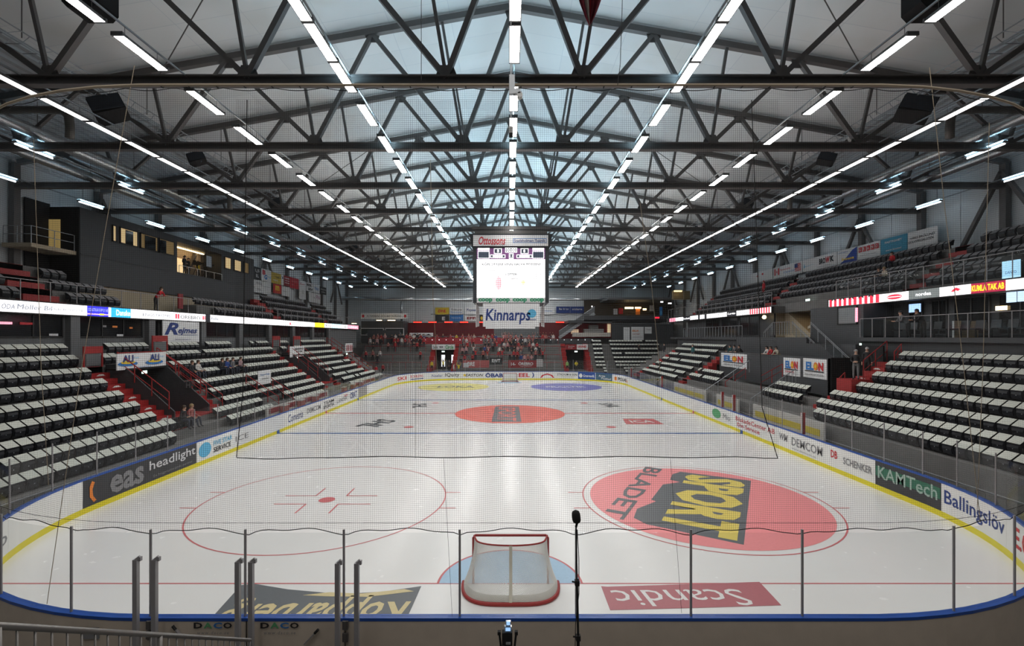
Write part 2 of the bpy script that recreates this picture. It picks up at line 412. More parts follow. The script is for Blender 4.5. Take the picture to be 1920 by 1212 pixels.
# printed adverts in the ice; lettering that faces the far end is upside down from here
def ipoly(name, pix, m, z):
    pts = []
    for px,py in pix:
        Y = FX*HC/(py-CY); pts.append(((px-CX)*Y/FX, Y, z))
    on_ice(name, MB().poly(pts[::-1]), m)
# two-tone sports lettering on a dark field, running slantwise over the right circle
dT = Vector((-.48,-.877)).normalized(); uT = Vector((-dT.y,dT.x)); cT = Vector((7.55,17.55))
def tq(a, b_, z): p = cT+dT*a+uT*b_; return (p.x,p.y,z)
on_ice('sponsor_field', MB().poly([tq(a,b_,.007) for a,b_ in ((-3.55,1.35),(-3.5,-1.55),(-2.9,-1.8),(-2.0,-1.75),(-1.9,-1.3),(-1.2,-1.9),(.9,-1.95),(1.0,-1.75),(2.1,-2.2),(3.0,-2.1),(3.35,-1.6),(3.5,1.3))]), pdark)
gtext('SPORT', tq(0,-.05,0), dT, uT, 6.6, 2.4, pyel, .009, .045, 0)
gtext('BLADET', tq(-.1,-2.75,0), dT, uT, 6.9, .78, pdark, .009, .018, 0)
on_ice('sponsor_field', MB().poly([(-1.35,33.9,.007),(.85,33.9,.007),(.80,41.4,.007),(-1.3,41.4,.007)]), pdark)
gtext('SPORT', (-.25,37.6), (0,-1), (1,0), 6.6, 1.5, pdisc2, .009, .015, .1)
ipoly('sponsor_field', [(1127,1100),(1138,1101),(1300,1096),(1424,1092),(1465,1136),(1300,1141),(1144,1145)], pmar, .005)
gtext('Scandic', (4.08,11.05), (-1,-.02), (0,-1), 3.25, .70, pwhite, .008, .0, -.15)
mb = MB(); 
ipoly('sponsor_field', [(396,1160),(452,1098),(480,1096),(540,1106),(640,1115),(720,1110),(790,1100),(755,1178),(380,1178)], pdark, .005)
gtext('Kopparberg', (-4.45,10.52), (-1,-.03), (-.10,-1), 4.2, 1.2, pgold, .008, .02, .2)
on_ice('emblem', MB().poly([(x,y,.008) for x,y in ((-5.0,11.15),(-4.4,11.28),(-3.6,11.22),(-2.6,11.42),(-2.35,11.32),(-3.4,11.08),(-4.4,11.1))][::-1]), pgold)
gtext('SHL', (-9.55,33.4), (-.33,-.94), (.94,-.33), 3.1, 1.7, pink2, .006, .03, .2)
gtext('SHL', (-8.2,42.0), (.2,-1), (1,.2), 2.6, 1.3, pink2, .006, .03, .2)
gtext('SHL', (9.1,42.2), (.25,-1), (1,.22), 2.6, 1.3, pink2, .006, .03, .2)
gtext('LOKA', (-6.7,57.7), (1,0), (0,1), 4.6, 2.0, pdark, .007, .03); gtext('PRAKTIK', (7.0,57.7), (1,0), (0,1), 5.0, 1.3, pwhite, .007, .03)
on_ice('sponsor_field', MB().poly([(8.3,33.0,.005),(11.0,33.0,.005),(10.9,35.2,.005),(8.6,35.2,.005)]), pred)
gtext('ICA', (9.7,34.1), (1,0), (0,1), 1.7, 1.1, pwhite, .007, .02)
# ------------------------------------------------------------------ boards, walked clockwise seen from above: left side, far end, right side, near end
AL = PI/2*RC; LS = Y1-Y0-2*RC; LE = 2*(XB-RC)
SEG = [('a',AL),('l',LS),('a',AL),('e',LE),('a',AL),('l',LS),('a',AL),('e',LE)]
STOT = sum(l for _,l in SEG); CUM = [0]
for _,l in SEG: CUM.append(CUM[-1]+l)
def path(s, off=0.0):                           # off > 0 is towards the rink
    s %= STOT; x = XB-RC
    i = max(j for j in range(8) if CUM[j] <= s+1e-9); t = s-CUM[i]; r = RC-off
    cs = [(-x,Y0+RC),None,(-x,Y1-RC),None,(x,Y1-RC),None,(x,Y0+RC),None][i]
    if cs:
        a = (-PI/2, PI, PI/2, 0)[i//2]-t/RC
        return Vector((cs[0]+r*math.cos(a), cs[1]+r*math.sin(a), 0))
    return [None,Vector((-XB+off,Y0+RC+t,0)),None,Vector((-x+t,Y1-off,0)),None,Vector((XB-off,Y1-RC-t,0)),None,Vector((x-t,Y0+off,0))][i]
def ssteps(a, b, d=.6):
    n = max(1, math.ceil((b-a)/d)); pts = {a+(b-a)*i/n for i in range(n+1)}
    return sorted(pts)
def strip(mb, a, b, o0, o1, z0, z1, k=0, d=.6):  # closed band between two offsets and heights
    ss = ssteps(a, b, d); full = abs(b-a-STOT) < 1e-6; P = []
    for s in ss:
        p = path(s, o0); q = path(s, o1); P.append([(p.x,p.y,z0),(q.x,q.y,z0),(q.x,q.y,z1),(p.x,p.y,z1)])
    vs = [v for r in P for v in r]; n = len(ss); fs = []
    for i in range(n-1):
        for j in range(4): fs.append((i*4+j, i*4+(j+1)%4, (i+1)*4+(j+1)%4, (i+1)*4+j))
    if not full: fs += [(0,3,2,1), tuple((n-1)*4+j for j in range(4))]
    return mb.add(vs, fs, k)
def smap(s0, s1, z0, z1, off=.022):             # unit box -> board face
    def f(u, v):
        p = path(s0+(s1-s0)*u, off); return Vector((p.x,p.y,z0+(z1-z0)*v))
    return f
def s_px(px, side):                             # where along the boards a column of the photo falls
    lo, hi = {'L':(0,AL+LS),'F':(AL+LS,2*AL+LS+LE+AL),'R':(3*AL+LS+LE-AL,4*AL+2*LS+LE)}[side]
    best = None
    for i in range(3001):
        s = lo+(hi-lo)*i/3000; p = path(s); d = abs(CX+p.x*FX/p.y-px)
        if side == 'R' and s > CUM[6]+AL*.62: break
        if side == 'L' and s < AL*.38: continue
        if best is None or d < best[0]: best = (d, s)
    return best[1]
boards = thing('rink_boards', 'white rink boards with blue rail and yellow kick plate around the ice', 'rink boards', (0,Y0,0))
mk('board_wall', strip(MB(), 0, STOT, 0, -.10, -.06, 1.19), white, boards)
mk('outer_panel', strip(MB(), 0, STOT, -.10, -.108, -.06, 1.17), mat('warm_tinted_outer_panel', (.60,.52,.43), .5), boards)  # white board backs; warm light on them put into the beige tint
mk('top_rail', strip(MB(), 0, STOT, .015, -.115, 1.17, 1.225), blue, boards)
mk('kick_plate', strip(MB(), 0, STOT, .012, .0, 0, .2), yellow, boards)
mgreyad = mat('charcoal_advert', (.035,.036,.040), .4); mgateg = mat('grey_gate_panel', (.33,.31,.29), .5); mblad = mat('blue_advert', (.03,.09,.33), .4); mteal = mat('petrol_advert', (.05,.12,.19), .4); mkam = mat('green_advert', (.03,.15,.09), .5)
def advert(side, pa, pb, m, texts=(), z0=.2, z1=1.17):
    s0 = s_px(pa, side); s1 = s_px(pb, side)
    o = mk('advert', strip(MB(), s0, s1, .008, 0, z0, z1), m, boards)
    W = s1-s0; H = z1-z0
    for ti, t in enumerate(texts):
        st, u, v, w, h, tm = t[:6]
        f = smap(s0+W*(u-w/2), s0+W*(u+w/2), z0+H*(v-h/2), z0+H*(v+h/2), .018+.006*ti)
        if isinstance(st, str): text(st, o, f, tm, *(t[6:]))
        elif st is BOX: mk('emblem', strip(MB(), s0+W*(u-w/2), s0+W*(u+w/2), .017+.006*ti, .009, z0+H*(v-h/2), z0+H*(v+h/2)), tm, o)
        else: mm = MB(); mm.poly([f(x,y) for x,y in st]); mk('emblem', mm, tm, o)
    return o
advert('L', -38, 14, white, [('Expo', .55,.45,.85,.5, inkgrey,.01)]); advert('L', 15, 154, white)
advert('L', 155, 276, mgreyad, [('eas', .66,.47,.55,.72, inkgrey,.03), ([(.2,1),(.0,.75),(0,.3),(.35,0),(.6,.05),(.3,.3),(.25,.6),(.45,.9)], .17,.5,.16,.8, orange)])
advert('L', 276, 368, mgreyad, [('headlight', .5,.62,.94,.52, inkpale,.012), ('En högpresterande partner', .5,.17,.8,.14, inkgrey)])
advert('L', 369, 437, white, [(OVAL, .20,.5,.32,.74, inkcyan), ('FIVE STAR', .69,.66,.54,.26, inkcyan,.012), ('SERVICE', .67,.32,.5,.26, ink,.012)])
advert('L', 438, 534, whiteb, [('ICE', .14,.45,.22,.3, inkgrey)])
advert('L', 535, 572, white, [('Cometria', .5,.5,.75,.55, navy,0,.2)])
advert('L', 573, 603, white, [('DEMCOM', .5,.55,.85,.4, inkgrey,.02)])
advert('L', 604, 628, white, [('TEAM', .5,.68,.8,.25, ink,.01), ('SPORTIA', .5,.35,.85,.28, ink,.01)])
advert('L', 629, 653, white, [('LANDER', .5,.45,.8,.35, inkgrey), ('ab', .8,.75,.3,.2, inkred)])
advert('L', 654, 671, white, [('OBAT', .5,.5,.75,.6, navy,.02)])
advert('L', 672, 688, mgateg)
FARADS = [(742,766,white,[('SKI', .5,.5,.7,.5, inkred,.02)]),(768,796,white,[('BOHLENS', .5,.6,.85,.35, inkred,.01),(BOX,.5,.22,.85,.1,navy)]),(808,832,white,[('Naeler', .5,.5,.85,.4, navy)]),
 (834,862,white,[('IQuity', .5,.5,.95,.65, ink,.01)]),(868,907,white,[('EASTON', .55,.5,.85,.4, ink,.015,.25),(BOX,.08,.5,.1,.3,inkyel)]),(909,944,white,[('ÖBAB', .5,.52,.95,.72, navy,.04)]),
 (970,1004,white,[('EEL', .38,.5,.6,.6, inkred,.03),(')', .86,.5,.12,.8, navy,.03)]),(1012,1040,white,[([(0,0),(.15,.55),(.5,.8),(.85,.55),(1,0),(.9,0),(.75,.4),(.5,.6),(.25,.4),(.1,0)], .5,.5,.95,.8, inkred)]),
 (1044,1083,white,[('STADIUM & SON', .5,.6,.95,.32, ink,.01),('www.boende', .5,.25,.6,.15, inkgrey)]),(1084,1116,mblad,[('Grannevik', .62,.5,.68,.38, white,.015),(OVAL,.15,.5,.2,.6,white)]),(1117,1148,mteal,[('Arsta', .35,.62,.4,.3, white,.01,.2),('Plastbad', .62,.28,.6,.26, white,.01)]),
 (1150,1196,white,[('POLAR', .55,.45,.6,.45, ink,.03),(BOX,.12,.45,.12,.5,orange),('BYGG', .88,.35,.2,.2, orange)])]
for a,b,m,t in FARADS: advert('F', a, b, m, t)
for a,b,m,t in [(1330,1372,white,[(OVAL,.35,.5,.4,.7,inkgreen),('Mio', .8,.5,.3,.4, inkgrey)]),(1376,1455,white,[('BilskadeCenter AB', .52,.68,.92,.30, inkred,.006),('Din Service', .38,.3,.55,.26, inkred,.006)]),
   (1457,1546,white,[('WM', .16,.55,.2,.40, inkgrey,.03,.2),('DEMCOM', .66,.52,.62,.45, inkgrey,.008),('www.demcom.se', .6,.15,.5,.1, inkgrey)]),
   (1551,1640,white,[('DB', .17,.62,.15,.36, inkred,.02),('SCHENKER', .67,.5,.58,.32, inkgrey,.012)]),
   (1642,1765,mgreyad,[(BOX,.5,.60,.98,.40,mkam),('KAMTech', .5,.58,.9,.52, mat('dim_green_print',(.34,.46,.40),.5),.012)]),
   (1767,1888,white,[('Ballingslöv', .5,.5,.94,.62, navy,.012)]),(1894,1945,white,[('E.ON', .55,.55,.8,.6, inkred,.02)])]: advert('R', a, b, m, [(x if len(x) < 6 else x) for x in t])
# board joints, rail screws
for y in (29.9,45.65): 
    for s in (1,-1): mk('line_marker', MB().cbox((s*(XB-.012),y,.1),(.03,.3,.2)), pblue, boards)
for s in (1,-1): mk('line_marker', MB().cbox((s*(XB-.012),YC,.1),(.03,.3,.2)), pred, boards)
# shielding glass: panes between slim posts
def s_nearx(x): return CUM[7]+(XB-RC)-x
nearx = [5.25,3.25,1.19,-.90,-2.98,-4.75,-6.45]
ps = [s_nearx(x) for x in nearx]
SP = []                                         # (s, height)
s = CUM[7]-1.62
while s > CUM[6]: SP.append(s); s -= 1.72
SP += ps
s = STOT+1.55-.05
E_ = []
while s < STOT+AL: E_.append(s); s += 2.0
SP = sorted(SP)+E_
ns = 24
SP += [STOT+AL+ (LS)*i/ns for i in range(ns+1)]
SP += [STOT+AL+LS+AL*i/5 for i in range(1,6)]+[STOT+AL*2+LS+LE*i/6 for i in range(1,7)]+[STOT+AL*2+LS+LE+AL*i/5 for i in range(1,6)]
bench0, bench1 = 52.0, 24.0
SP += [STOT+3*AL+LS+LE+LS*i/ns for i in range(1,ns+1)]
SP = sorted(SP)
def gh(s):                                      # top of the glass
    s %= STOT; p = path(s)
    if p.y < Y0+RC+10 : return 2.72
    if p.y > Y1-RC-3: return 2.85
    return 2.1
for a, b in zip(SP[:-1], SP[1:]):
    if b-a > 3 or b-a < .2: continue
    z1 = gh((a+b)/2)
    mk('glass_pane', strip(MB(), a+.02, b-.02, -.04, -.052, 1.225, z1), glass, boards)
for a in SP:
    p = path(a, -.047); z1 = max(gh(a-.3), gh(a+.3))+.06
    mk('glass_post', MB().tube([(p.x,p.y,1.2),(p.x,p.y,z1)], .022, 6), alu, boards)
# near gates: latches, hinges, joints and the maker's mark on the outer face
yo = Y0-.113
for x0, flip in ((-5.05,1),(-3.72,-1)):
    a = (x0-.62*flip*-1 if False else x0)
def outer(px, py): return E(px, py, Y0-.122)
for cx in (400,525):
    u = outer(cx, 1173)
    xs = [(-.218,'D',ink),(-.075,'A',inkgreen),(.068,'C',inkblue),(.213,'O',ink)]
    for dx, c, m in xs: text(c, boards, flat(u+Vector((dx*1.22,-.01,0)), (1,0,0), (0,0,1), .155, .105), m, .035)
    text('www.daco.se', boards, flat(outer(cx,1186.5)+Vector((0,-.01,0)), (1,0,0), (0,0,1), .56, .055), inkgrey, 0, .2, 'lettering', 1.3)
for px in (282,462,647):
    p = outer(px, 1190); mk('gate_joint', MB().cbox((p.x,p.y,.6),(.012,.012,1.15)), black, boards)
for px,py in ((281,1172),(281,1190),(648,1172),(648,1195)):
    p = outer(px, py); mk('hinge', MB().cbox((p.x,p.y-.015,p.z),(.10,.03,.15)).tube([(p.x,p.y-.03,p.z-.08),(p.x,p.y-.03,p.z+.08)],.018,8), steel, boards)
for (ax,ay,bx,by) in ((326,1172,345,1195),(572,1206,598,1179)):
    p = outer(ax,ay); q = outer(bx,by); l = mk('latch', MB().bar(p-Vector((0,.03,0)), q-Vector((0,.03,0)), .045, .02), alu, boards)
    g = (p if ay < by else q); h = (q-p).normalized()*.09*(1 if ay < by else -1)
    mk('grip', MB().tube([g-Vector((0,.035,0)), g+h-Vector((0,.035,0))], .024, 8), black, l)
p = outer(172,1165); sgn_ = mk('notice', MB().cbox((path(STOT+1.0,-.13).x,path(STOT+1.0,-.13).y,.93),(.32,.01,.2)), inkgrey, boards)
# upright gate posts standing outside the near boards
for i, (px, top) in enumerate(((255,1047),(290,1047),(446,1051),(471,1051),(633,1054),(669,1054))):
    p = E(px, top, 8.02); t = thing('gate_upright', f'grey aluminium upright with a hooked top outside the near gates, {nth(i+1)} from the left', 'upright', (p.x,p.y,-.06), 0, 'uprights at the near gates')
    mk('shaft', MB().box((p.x-.038,p.y-.035,-.06),(p.x+.038,p.y+.035,p.z-.02)), alu, t)
    mk('hook', MB().bar((p.x,p.y,p.z-.03),(p.x+.055,p.y+.02,p.z+.015),.05).cbox((p.x+.062,p.y+.02,p.z-.02),(.03,.05,.07)), alu, t)
# ------------------------------------------------------------------ protective nets
netm = mat('black_net_cord', (.012,.012,.012), .8); ropem = mat('tan_rope', (.40,.33,.24), .8); netw = mat('white_net_cord', (.78,.77,.74), .8)
def net(name, label, s0, s1, off, z0, z1, pitch, r, hem=True, sag=None, m=netm, nseg=8):
    root = thing(name, label, 'net', path((s0+s1)/2, off)+Vector((0,0,z0)))
    mb = MB(); n = int((s1-s0)/pitch); sg = sag or (lambda s: 0)
    def wob(s, z): return off+.05*math.sin(s*1.3+z*.4)*math.sin(PI*min(1,max(0,(z-z0)/(z1-z0))))
    def strp(pts, side):                        # a cord as a thin three-sided strand
        mb.tube(pts, r, 3, 0, False, False)
    for i in range(n+1):
        s = s0+(s1-s0)*i/n; pts = []
        for k in range(nseg+1):
            zb = z0+sg(s); z = zb+(z1-zb)*k/nseg; p = path(s, wob(s,z)); pts.append((p.x,p.y,z))
        strp(pts, 0)
    nz = int((z1-z0)/pitch)
    ss = ssteps(s0, s1, .7)
    for j in range(1, nz+1):
        pts = []
        for s in ss:
            zb = z0+sg(s); z = z1-(z1-z0)*(nz-j)/nz if not sag else zb+(z1-zb)*j/(nz+1)
            p = path(s, wob(s,z)); pts.append((p.x,p.y,z))
        strp(pts, 1)
    mk('netting', mb, m, root)
    return root
def bays(s):                                    # lower edge arches between the glass posts
    a = max((x for x in SPX if x <= s), default=SPX[0]); b = min((x for x in SPX if x > s), default=SPX[-1]+.01)
    t = (s-a)/max(.01, b-a); return -.10+.14*math.sin(PI*t)**.45+.02*math.sin(7*s)
SPX = SP[:-1] if False else sorted([x for x in SP if x < STOT+8]+[x for x in SP if CUM[6]-1 < x])
nn = net('safety_net', 'fine black safety net hung above the near glass', CUM[6]+5.2, STOT+AL-5.2, .02, 2.72, 10.73, .038, .00125, True, bays)
ss = ssteps(CUM[6]+5.2, STOT+AL-5.2, .12)
mk('hem_cord', MB().tube([path(s,.02)+Vector((0,0,2.72+bays(s))) for s in ss], .008, 5), netm, nn)
mk('upper_cord', MB().tube([path(s,.02)+Vector((0,0,2.87)) for s in ss[::6]], .004, 4), netm, nn)
tubes = [path(s,.0)+Vector((0,0,10.79)) for s in ssteps(CUM[6]+5.2, STOT+AL-5.2, .8)]
mk('support_tube', MB().tube(tubes, .024, 8), ropem, nn)
mk('lashing', MB().tube([path(s,.04)+Vector((0,0,10.76-.05*abs(math.sin((s-CUM[7])*PI/.9)))) for s in ss], .007, 5), netm, nn)
for i in range(26):
    s = CUM[7]+.3+i*.5; p = path(s,.03)
    mk('tie', MB().cbox((p.x,p.y,10.79),(.02,.06,.06)), netm, nn)
c7 = CUM[7]+(XB-RC)
n2 = net('lowered_net', 'second black net panel with a cord hem hanging inside the near net', c7-5.1, c7+5.2, .45, 3.95, 10.75, .038, .00125, True)
xa, xb = -5.2, 5.1
hem = []
for i in range(41):
    t = i/40; x = xa+(xb-xa)*t; hem.append((x, Y0+.45, 3.95-.05*math.exp(-((t-.06)/.05)**2)-.03*math.exp(-((t-.98)/.04)**2)+.012*math.sin(9*t*PI)))
mk('hem_cord', MB().tube(hem, .009, 5), netm, n2)
mk('side_cord', MB().tube([(-5.2,Y0+.45,3.95),(-5.08,Y0+.45,5.2),(-5.05,Y0+.45,7.5),(-5.0,Y0+.45,10.75)], .008, 5), netm, n2)
mk('side_cord', MB().tube([(5.1,Y0+.45,3.92),(4.8,Y0+.45,4.9),(4.72,Y0+.45,7.5),(4.6,Y0+.45,10.75)], .008, 5), netm, n2)
nf = net('end_net', 'black safety net above the glass at the far end', 2*AL+LS-4, 2*AL+LS+LE+4, 0, 2.9, 9.5, .16, .003, True, None, netm, 2)
mk('hem_cord', MB().tube([path(s,0)+Vector((0,0,9.5-.12*abs(math.sin(s*PI/2.2)))) for s in ssteps(2*AL+LS-5, 2*AL+LS+LE+5, .25)], .035, 5), netm, nf)
# hoisting ropes of the near net
for i, (pts, r, m) in enumerate((
    ([(252,123),(202,404),(153,690),(116,940),(88,1133)], .006, ropem), ([(63,262),(77,690),(91,910)], .005, ropem),
    ([(1743,127),(1773,404),(1807,690),(1838,980)], .006, ropem), ([(1855,230),(1843,690),(1832,960)], .005, ropem),
    ([(790,0),(790,150)], .006, netm), ([(1167,0),(1163,120),(1158,160)], .006, netm), ([(807,300),(812,560),(820,700)], .005, ropem), ([(1200,380),(1222,540),(1238,700)], .005, ropem),
    ([(832,860),(840,1010),(848,1157)], .003, netm), ([(1257,860),(1268,1010),(1278,1150)], .003, netm), ([(779,420),(779,860)], .003, netm))):
    P = [E(x,y,8.28 if abs(x-956) < 600 else 8.75) for x,y in pts]
    o = tag(mk('net_rope', MB().tube(P, r, 5), m), f'thin hanging rope of the near net, {nth(i+1)} of those strung along it', 'rope', 'ropes of the near net')
# ------------------------------------------------------------------ goals
def goal(label, y, s, group=None):
    """s=-1: the cage lies towards the camera"""
    t = thing('ice_hockey_goal', label, 'goal', (.02,y,0), 0 if s < 0 else PI); LOC[t.name] = Vector()
    W, H, D = .945, 1.22, 1.05
    fr = MB().tube([(-W,0,0),(-W,0,H-.06),(-W+.05,0,H),(W-.05,0,H),(W,0,H-.06),(W,0,0)], .03, 8)
    mk('front_frame', fr, red, t, True)
    top = [(-W+.02,0,H)]+[(W*.93*math.sin(a), -.50*math.cos(a)**.6 if abs(a) < PI/2-1e-6 else 0, H-.035) for a in [(-PI/2)+PI*i/18 for i in range(1,18)]]+[(W-.02,0,H)]
    mk('top_bar', MB().tube(top, .022, 6), red, t, True)
    base = [(W+.02,.0,.03)]+[(1.02+.25*math.sin(PI*i/8)-.02*i/8, -.02-.62*(1-math.cos(PI/2*i/8)) , .03) for i in range(1,8)]
    def bp(a):                                  # base outline, superellipse behind the goal line
        c, q = math.cos(a), math.sin(a)
        return (1.19*math.copysign(abs(c)**.55, c), .02-1.0*abs(q)**.75, .035)
    bs = [bp(PI*i/32) for i in range(33)]
    mk('base_frame', MB().tube(bs, .045, 8), red, t, True)
    def surf(u, v):                             # net skin: u along, v from top bar to base
        a = PI*(1-u); p = Vector(top[0]); k = u*(len(top)-1); i = min(int(k), len(top)-2); p = Vector(top[i]).lerp(Vector(top[i+1]), k-i)
        q = Vector(bp(a)); r = p.lerp(q, v); r.y -= .10*math.sin(PI*v)*(-1 if False else -1)*.6
        r.y = p.y+(q.y-p.y)*(v**1.5); r.x = p.x+(q.x-p.x)*(v**2.2); return r
    nb = MB(); NU, NV = 72, 40
    for k in range(-NV, NU+1, 1):               # two diagonal families
        for d in (1,-1):
            pts = []
            for j in range(NV+1):
                u = (k+j)/NU if d > 0 else (k+NV-j)/NU
                if 0 <= u <= 1: pts.append(surf(u, j/NV))
            if len(pts) > 1: nb.tube(pts, .0046, 3, 0, False, False)
    mk('netting', nb, netw, t)
    sk = MB()
    for i in range(32):                         # white skirt inside the base
        a, b = surf(i/32, .86), surf((i+1)/32, .86); c, d = Vector(bp(PI*(1-(i+1)/32)))*.985, Vector(bp(PI*(1-i/32)))*.985
        sk.quad(d, c, b, a)
    mk('skirt', sk, mat('white_canvas', (.72,.70,.66), .8), t)
    m_ = surf(.5,0); cp = MB(); P = [surf(.5, j/12)+Vector((0,-.012,0)) for j in range(13)]
    for a, b in zip(P[:-1], P[1:]): cp.bar(a, b, .075, .02, 0, (0,1,0))
    mk('centre_pad', cp, mat('cream_pad', (.62,.58,.50), .8), t)
    return t
goal('red and white ice hockey goal in front of the near end boards', GLN, -1)
goal('small red and white ice hockey goal at the far end of the rink', GLF, 1)
# ------------------------------------------------------------------ roof trusses
TY0, TS, NT = 17.1, 5.9, 13
ZC0 = 15.52
bn = [2.5,9.85,17.2,24.6]; tn = [0,7.0,14.2,21.3,28.0]
def zt(x): return RZ0-.30-RS*abs(x)
def truss(y, label):
    t = thing('roof_truss', label, 'roof truss', (XO,y,ZC0), 0, 'roof trusses')
    P = lambda x, z: (XO+x, y, z)
    mb = MB(); L = XW-.35
    mb.cbox((XO,y,ZC0+.025),(2*L,.32,.05)).cbox((XO,y,ZC0+.33),(2*L,.32,.05)).cbox((XO,y,ZC0+.18),(2*L,.05,.3))
    mk('bottom_chord', mb, steel, t)
    for s in (-1,1):
        a, b = P(0,zt(0)), P(s*L, zt(L))
        mk('top_chord', MB().bar(a, b, .26, .30), steel, t)
    def web(xa, xb, w):
        a = Vector(P(xa, ZC0+.3)); b = Vector(P(xb, zt(xb)-.1)); mk('web_bar', MB().bar(a, b, w, w), steel, t)
    for s in (-1,1):
        for i, x in enumerate(bn):
            web(s*x, s*tn[i], .20 if i < 3 else .15); web(s*x, s*tn[i+1], .20 if i < 3 else .15)
            web(s*x, s*(x+1.02 if i == 0 else x+.8), .13)
        for x in bn:
            mk('gusset', MB().prism([P(s*x-.42,ZC0+.33),P(s*x+.42,ZC0+.33),P(s*x+.24,ZC0+.78),P(s*x-.24,ZC0+.78)], (0,.03,0)), steel, t)
        for x in tn[1:4]:
            mk('gusset', MB().prism([P(s*x-.36,zt(x)-.12+.36*RS),P(s*x+.36,zt(x)-.12-.36*RS),P(s*x+.24,zt(x)-.5),P(s*x-.24,zt(x)-.5)], (0,.03,0)), steel, t)
    mk('gusset', MB().prism([P(-.4,zt(.4)-.1),P(.4,zt(.4)-.1),P(.26,zt(0)-.6),P(-.26,zt(0)-.6)], (0,.03,0)), steel, t)
    return t
bpy.context.view_layer.update()
t0 = truss(TY0, 'dark steel roof truss nearest the camera, the black net tube strung under it')
tk = list(t0.children)
for i in range(1, NT):
    dup(t0, (XO,TY0+TS*i,ZC0), None, f'dark steel roof truss over the rink, {nth(i+1)} counted from the near end', None, tk)
# wind bracing bars under the lining
for i in range(NT-1):
    for s in (-1,1):
        if i in (0,3,6,9):
            y = TY0+TS*i; x0, x1 = XO+s*10.5, XO+s*17.6
            o = tag(mk('brace_rod', MB().tube([(x0,y,zt(10.5)-.3),(x1,y+TS,zt(17.6)-.3)], .025, 6), steel), f'thin {"left" if s < 0 else "right"} roof brace rod between the {nth(i+1)} and {nth(i+2)} trusses', 'brace rod', 'roof brace rods')
# ------------------------------------------------------------------ strip lamps
LZ = 15.40
def lamp(label, length, w, group):
    t = thing('strip_lamp', label, 'ceiling lamp', (0,0,0), 0, group)
    h = MB().prism([(-w/2-.03,0,.0),(w/2+.03,0,.0),(w/2-.02,0,.11),(-w/2+.02,0,.11)], (0,length,0)); h.box((-w/2-.03,-.06,-.02),(w/2+.03,.0,.10)).box((-w/2-.03,length,-.02),(w/2+.03,length+.06,.10))
    mk('housing', h, grey2, t)
    mk('diffuser', MB().quad((-w/2,0,-.004),(-w/2,length,-.004),(w/2,length,-.004),(w/2,0,-.004)), lampm, t)
    mk('hanger', MB().tube([(0,.25,.1),(0,.25,.45)], .008, 5).tube([(0,length-.25,.1),(0,length-.25,.45)], .008, 5), steel, t)
    return t
OUT = None
rows = {0:[-3,.5,4,7.5,11.55,13.6,16.9], 1:[-3,.5,4,7.5,11.55,13.5,15.45,18.2], 2:[-3,.5,4,8,11.6,14.05,17.2], 3:[]}
y = 19.3
while y < 86: rows[0].append(y); y += 2.42
y = 21.1
while y < 86: rows[1].append(y); y += 2.82
y = 20.15
while y < 86: rows[2].append(y); y += 3.0
y = 13.75
while y < 86: rows[3].append(y); y += 1.98
nm = {-3:'left outer',-2:'left middle',-1:'left inner',0:'centre',1:'right inner',2:'right middle',3:'right outer'}
proto = None
for r in range(-3, 4):
    x = XO+6.03*r
    for i, y in enumerate(rows[abs(r)]):
        lab = f'white strip lamp, {nm[r]} roof row, {nth(i+1)} from the near end'
        g = f'{nm[r]} row of roof strip lamps'
        if proto is None: proto = lamp(lab, 1.82, .30, g); proto.location = (x,y,LZ); pk = list(proto.children)
        else:
            q = dup(proto, (x,y,LZ), None, lab, g, pk)
            if abs(r) < 3 and y > 15: mk('added_uplight', MB().quad((-.1,0,.115),(.1,0,.115),(.1,1.82,.115),(-.1,1.82,.115)), (upl if y < 38 else upf)[abs(r)], q)
            if abs(r) == 3:
                for ch_ in q.children:
                    if ch_.name.startswith('diffuser'): ch_.material_slots[0].link = 'OBJECT'; ch_.material_slots[0].material = lampo
    tr = thing('lamp_track', f'thin grey suspension rail carrying the {nm[r]} row of roof lamps', 'lamp rail', (x,11,LZ+.42), 0, 'lamp suspension rails')
    mk('rail', MB().cbox((x,42,LZ+.45),(.05,91,.05)), steel2, tr)
# aisle tubes under the side roofs
proto = None
for s in (-1,1):
    sd = 'left' if s < 0 else 'right'
    for q, X in enumerate((23.8, 29.6)):
        z = 15.55
        for i in range(12):
            y = 22.2+5.92*i if q == 0 else 19.9+5.92*i
            lab = f'lit tube lamp under the {sd} side roof, {"inner" if q == 0 else "outer"} line, {nth(i+1)} from the near end'
            if proto is None:
                proto = thing('tube_lamp', lab, 'tube lamp', (0,0,0), 0, 'tube lamps under the side roofs')
                mk('reflector', MB().prism([(-.16,0,.02),(.16,0,.02),(.08,0,.14),(-.08,0,.14)], (0,1.9,0)), steel2, proto); mk('hanger', MB().bar((0,.3,.14),(0,.3,1.0),.016).bar((0,1.6,.14),(0,1.6,1.0),.016), black, proto)
                mk('tube', MB().tube([(0,.03,-.02),(0,1.87,-.02)], .035, 8), lampm2, proto)
                mk('added_uplight', MB().quad((-.13,.02,.15),(.13,.02,.15),(.13,1.88,.15),(-.13,1.88,.15)), tubeup, proto)
                pk = list(proto.children); proto.location = (s*X,y,z)
            else: dup(proto, (s*X,y,z), None, lab, None, pk)
        tr = thing('lamp_track', f'thin rail along the {sd} side roof carrying the {"inner" if q == 0 else "outer"} tube lamps', 'lamp rail', (s*X,18,z), 0, 'lamp suspension rails')
        mk('rail', MB().cbox((s*X,52,z+.18),(.06,70,.06)), steel2, tr)
